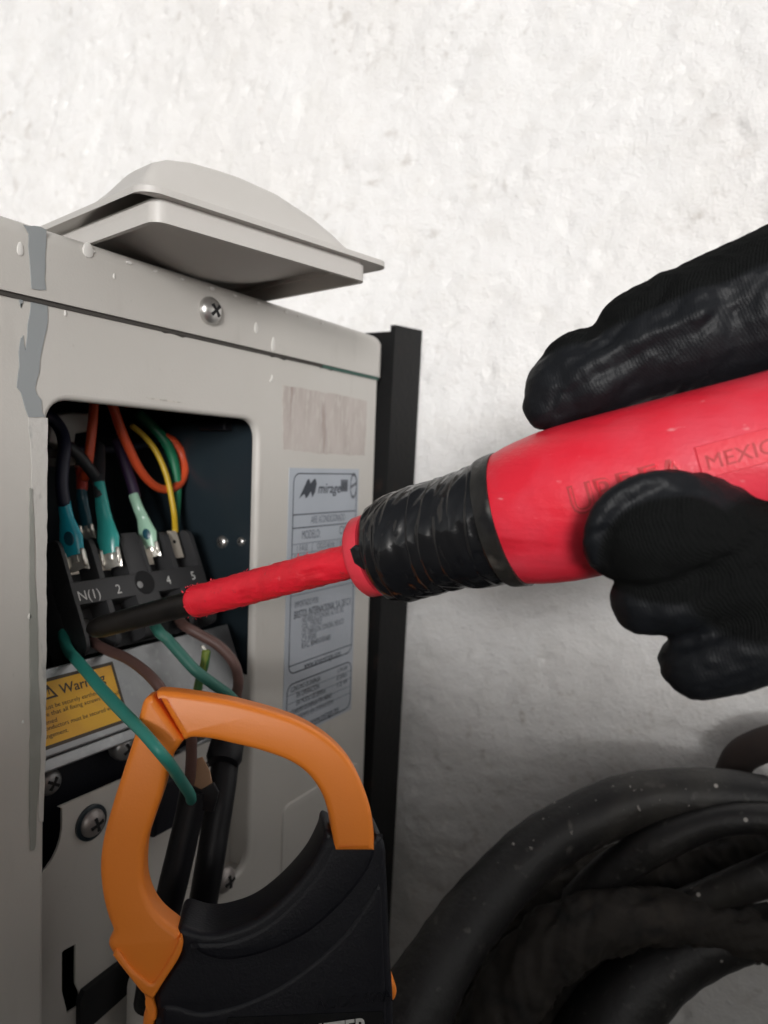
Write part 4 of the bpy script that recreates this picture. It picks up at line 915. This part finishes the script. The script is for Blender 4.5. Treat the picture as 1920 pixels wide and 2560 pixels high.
# ------------------------------------------------------------------ gloved hand
def hand():
    hd = thing("gloved_hand", at(2000, 1400, .22), "hand in a black coated work glove gripping the red screwdriver handle", "hand")
    mb = MB()
    def chain(pts):
        P = [at(u, v, d) for u, v, d, r in pts]; R = [r for *_, r in pts]
        V, F = tube_vf(P, R, 20, 6); mb.add(V, F)
        for p, r in zip(P, R):
            V, F = lathe_vf(p-AX*r, AX, [(r-r*math.cos(t), max(r*math.sin(t), 1e-5)) for t in np.linspace(.02, math.pi-.02, 12)], 20); mb.add(V, F)
    # thumb lying along the top of the handle
    chain([(1378, 1012, .241, .0092), (1405, 975, .241, .0122), (1468, 938, .240, .0158), (1540, 905, .239, .0158), (1600, 868, .238, .0180), (1700, 838, .236, .0200), (1800, 806, .234, .0217), (1920, 764, .232, .0228), (2060, 715, .230, .0240), (2220, 720, .230, .027)])
    chain([(2070, 735, .231, .0235), (2240, 900, .225, .036), (2300, 1150, .215, .04)])
    # index finger curled over the near side of the handle
    chain([(1622, 1330, .204, .0152), (1672, 1318, .2035, .0160), (1745, 1322, .204, .0152), (1850, 1360, .206, .0145), (1980, 1370, .208, .018), (2150, 1330, .212, .024)])
    chain([(1545, 1362, .207, .0095), (1600, 1400, .206, .0085)])
    # middle, ring and little fingers folded below
    chain([(1622, 1500, .209, .0108), (1680, 1490, .207, .0122), (1760, 1470, .207, .0135), (1880, 1440, .208, .016), (2040, 1400, .211, .02)])
    chain([(1748, 1652, .210, .0112), (1810, 1630, .208, .0122), (1880, 1590, .207, .0142), (1980, 1540, .208, .016), (2120, 1460, .212, .02)])
    chain([(1905, 1640, .214, .0085), (1960, 1620, .213, .0105), (2040, 1580, .213, .013), (2160, 1500, .215, .018)])
    # back of the hand and wrist outside the frame
    chain([(1800, 1480, .210, .014), (1900, 1480, .211, .020), (2060, 1440, .213, .030), (2250, 1300, .216, .042), (2500, 1220, .22, .042), (2800, 1180, .225, .036)])
    # rolled edge of the dipped coating round the curled index finger
    rim = [(1492, 1405, .1990), (1483, 1352, .1965), (1496, 1300, .1945), (1528, 1255, .1930), (1580, 1222, .1920), (1640, 1206, .1918), (1705, 1205, .1922), (1765, 1220, .1935), (1815, 1245, .1965)]
    V, F = tube_vf([at(u, v, d+.004) for u, v, d in rim], [.0022, .0030, .0033, .0034, .0034, .0034, .0032, .0028, .002], 14, 6); mb.add(V, F)
    o = mb.build("tmp_hand", M_['black'], None, 0)
    md = o.modifiers.new("r", 'REMESH'); md.mode = 'VOXEL'; md.voxel_size = .0009; md.use_smooth_shade = True
    sm = o.modifiers.new("s", 'SMOOTH'); sm.factor = .5; sm.iterations = 11
    dg = bpy.context.evaluated_depsgraph_get(); dg.update()
    me = bpy.data.meshes.new_from_object(o.evaluated_get(dg)); n = len(me.vertices)
    co = np.empty(n*3); me.vertices.foreach_get('co', co); co = co.reshape(-1, 3); no = np.empty(n*3); me.vertices.foreach_get('normal', no); no = no.reshape(-1, 3)
    wo = co+np.array(tuple(o.location-ORG))
    # hand-plane coordinates (a to the right along the knuckle row, b up)
    H = Frame(at(1650, 1340, .2), RX, -RD); q = wo-np.array(tuple(H.o)); A = q@np.array(tuple(H.e1)); B = q@np.array(tuple(H.e2))
    def wr(pa, pb, ang, wid, ln, dep):
        c_, s_ = math.cos(ang), math.sin(ang); x = (A-pa)*c_+(B-pb)*s_; y = -(A-pa)*s_+(B-pb)*c_
        return dep*np.exp(-(y/wid)**2)*np.exp(-(x/ln)**2)
    K = .2/1870
    def hp(u, v): a, b = H.uv(u, v); return a, b
    d = np.zeros(n)
    # thumb joint fold, wrinkles, crease at the web; knuckle wrinkles
    for (u, v, ang, wid, ln, dep) in ((1555, 745, .95, .0035, .010, -.0028), (1690, 700, .95, .0016, .012, .0016), (1660, 735, .75, .002, .016, -.0016), (1893, 750, -1.25, .0055, .013, -.0028), (1830, 730, -1.2, .006, .014, .0018),
                                       (1700, 790, .35, .002, .02, .0009), (1600, 880, .45, .0018, .018, -.0009), (1760, 1420, .6, .003, .02, -.0014), (1800, 1560, .4, .004, .02, -.0012), (1850, 1330, -.3, .004, .03, -.0010)):
        a, b = hp(u, v); d += wr(a, b, ang, wid, ln, dep)
    rr = np.random.default_rng(3)
    for (u, v, su, sv, n_, base) in ((1660, 1360, 80, 60, 14, .2), (1600, 1520, 50, 40, 9, .5), (1760, 1660, 60, 50, 12, .4), (1500, 920, 110, 70, 14, .9), (1750, 800, 120, 80, 16, .8), (1850, 1420, 70, 110, 14, .5), (1850, 1640, 60, 50, 8, .4)):
        for k in range(n_):
            a, b = hp(u+rr.normal(0, su), v+rr.normal(0, sv)); d += wr(a, b, base+rr.normal(0, .35), .0009+rr.random()*.0012, .004+rr.random()*.008, (-.0011 if rr.random() < .7 else .0007)*(.2+rr.random()*.35)*(.45 if v > 1480 else 1.0))
    d += (fbm(A*420+5, B*420+3+q[:, 1]*300, 13, 3)-.5)*.0006
    d += (fbm(A*120+5, B*120+3+q[:, 1]*90, 3, 3)-.5)*.0008
    co = co+no*d[:, None]
    me.vertices.foreach_set('co', co.reshape(-1))
    # where the nitrile dip covers the knit
    kn = np.zeros(n)
    ca, cb = hp(1660, 1360)
    e1_ = ((A-ca)/(.0185))**2+((B-cb+.0015)/(.0150))**2
    kn = np.maximum(kn, np.clip((1.0-e1_)*6, 0, 1))
    ca, cb = hp(1900, 1420); kn = np.maximum(kn, np.clip((1-((A-ca)/.026)**2-((B-cb)/.021)**2)*4, 0, 1))
    ta, tb = hp(1760, 690); la = np.clip((B-tb)-(A-ta)*.36, -1, 1); kn = np.maximum(kn, np.clip((la+.002)*500, 0, 1)*(B > hp(1600, 1000)[1]))
    at_ = me.attributes.new("knit", 'FLOAT', 'POINT'); at_.data.foreach_set('value', kn.astype(np.float32))
    me.materials.clear(); me.materials.append(glove_mat())
    me.polygons.foreach_set('use_smooth', [True]*len(me.polygons))
    g_ = bpy.data.objects.new("glove", me); C.objects.link(g_); g_.location = o.location.copy(); WL[g_] = g_.location.copy(); put(g_, hd)
    bpy.data.objects.remove(o)
    mb = MB()
    for (u, v, d_, du, dv) in ((1884, 612, .234, -2, -9), (1618, 708, .240, -5, -5), (1716, 676, .238, -4, -4)):
        v_, f_ = tube_vf([at(u, v+6, d_), at(u+du*.5, v+dv*.4, d_-.001), at(u+du, v+dv, d_-.001)], [.0002, .00016, .0001], 6, 3); mb.add(v_, f_)
    l = mb.build("loose_threads", M_['black'], hd); l['kind'] = 'stuff'
def glove_mat():
    m = bpy.data.materials.new("coated_glove"); m.use_nodes = True; t = m.node_tree; b = t.nodes["Principled BSDF"]
    at_ = t.nodes.new("ShaderNodeAttribute"); at_.attribute_name = "knit"
    def mixf(a, c): x = t.nodes.new("ShaderNodeMix"); x.data_type = 'FLOAT'; x.inputs[2].default_value = a; x.inputs[3].default_value = c; t.links.new(at_.outputs['Fac'], x.inputs[0]); return x
    x = t.nodes.new("ShaderNodeMix"); x.data_type = 'RGBA'; x.inputs[6].default_value = (.0075, .0085, .0105, 1); x.inputs[7].default_value = (.0075, .0080, .0080, 1); t.links.new(at_.outputs['Fac'], x.inputs[0]); t.links.new(x.outputs[2], b.inputs['Base Color'])
    r = mixf(.50, .92); t.links.new(r.outputs[0], b.inputs['Roughness']); s_ = mixf(.20, .05); t.links.new(s_.outputs[0], b.inputs['Specular IOR Level'])
    tc = t.nodes.new("ShaderNodeTexCoord"); wv = t.nodes.new("ShaderNodeTexWave"); wv.inputs['Scale'].default_value = 400; wv.inputs['Distortion'].default_value = 3.0; wv.inputs['Detail'].default_value = 2; wv.inputs['Detail Scale'].default_value = 3
    mp = t.nodes.new("ShaderNodeMapping"); mp.inputs['Rotation'].default_value = (0, .35, .5); t.links.new(tc.outputs['Object'], mp.inputs[0]); t.links.new(mp.outputs[0], wv.inputs['Vector'])
    no = t.nodes.new("ShaderNodeTexNoise"); no.inputs['Scale'].default_value = 420; no.inputs['Detail'].default_value = 4; t.links.new(tc.outputs['Object'], no.inputs['Vector'])
    b1 = t.nodes.new("ShaderNodeBump"); mm = t.nodes.new("ShaderNodeMath"); mm.operation = 'MULTIPLY_ADD'; mm.inputs[1].default_value = .35; mm.inputs[2].default_value = .09; t.links.new(at_.outputs['Fac'], mm.inputs[0]); t.links.new(mm.outputs[0], b1.inputs['Strength']); b1.inputs['Distance'].default_value = .0008; t.links.new(wv.outputs['Fac'], b1.inputs['Height'])
    b2 = t.nodes.new("ShaderNodeBump"); b2.inputs['Strength'].default_value = .22; b2.inputs['Distance'].default_value = .001; t.links.new(no.outputs['Fac'], b2.inputs['Height']); t.links.new(b1.outputs[0], b2.inputs['Normal']); t.links.new(b2.outputs[0], b.inputs['Normal'])
    return m
hand()
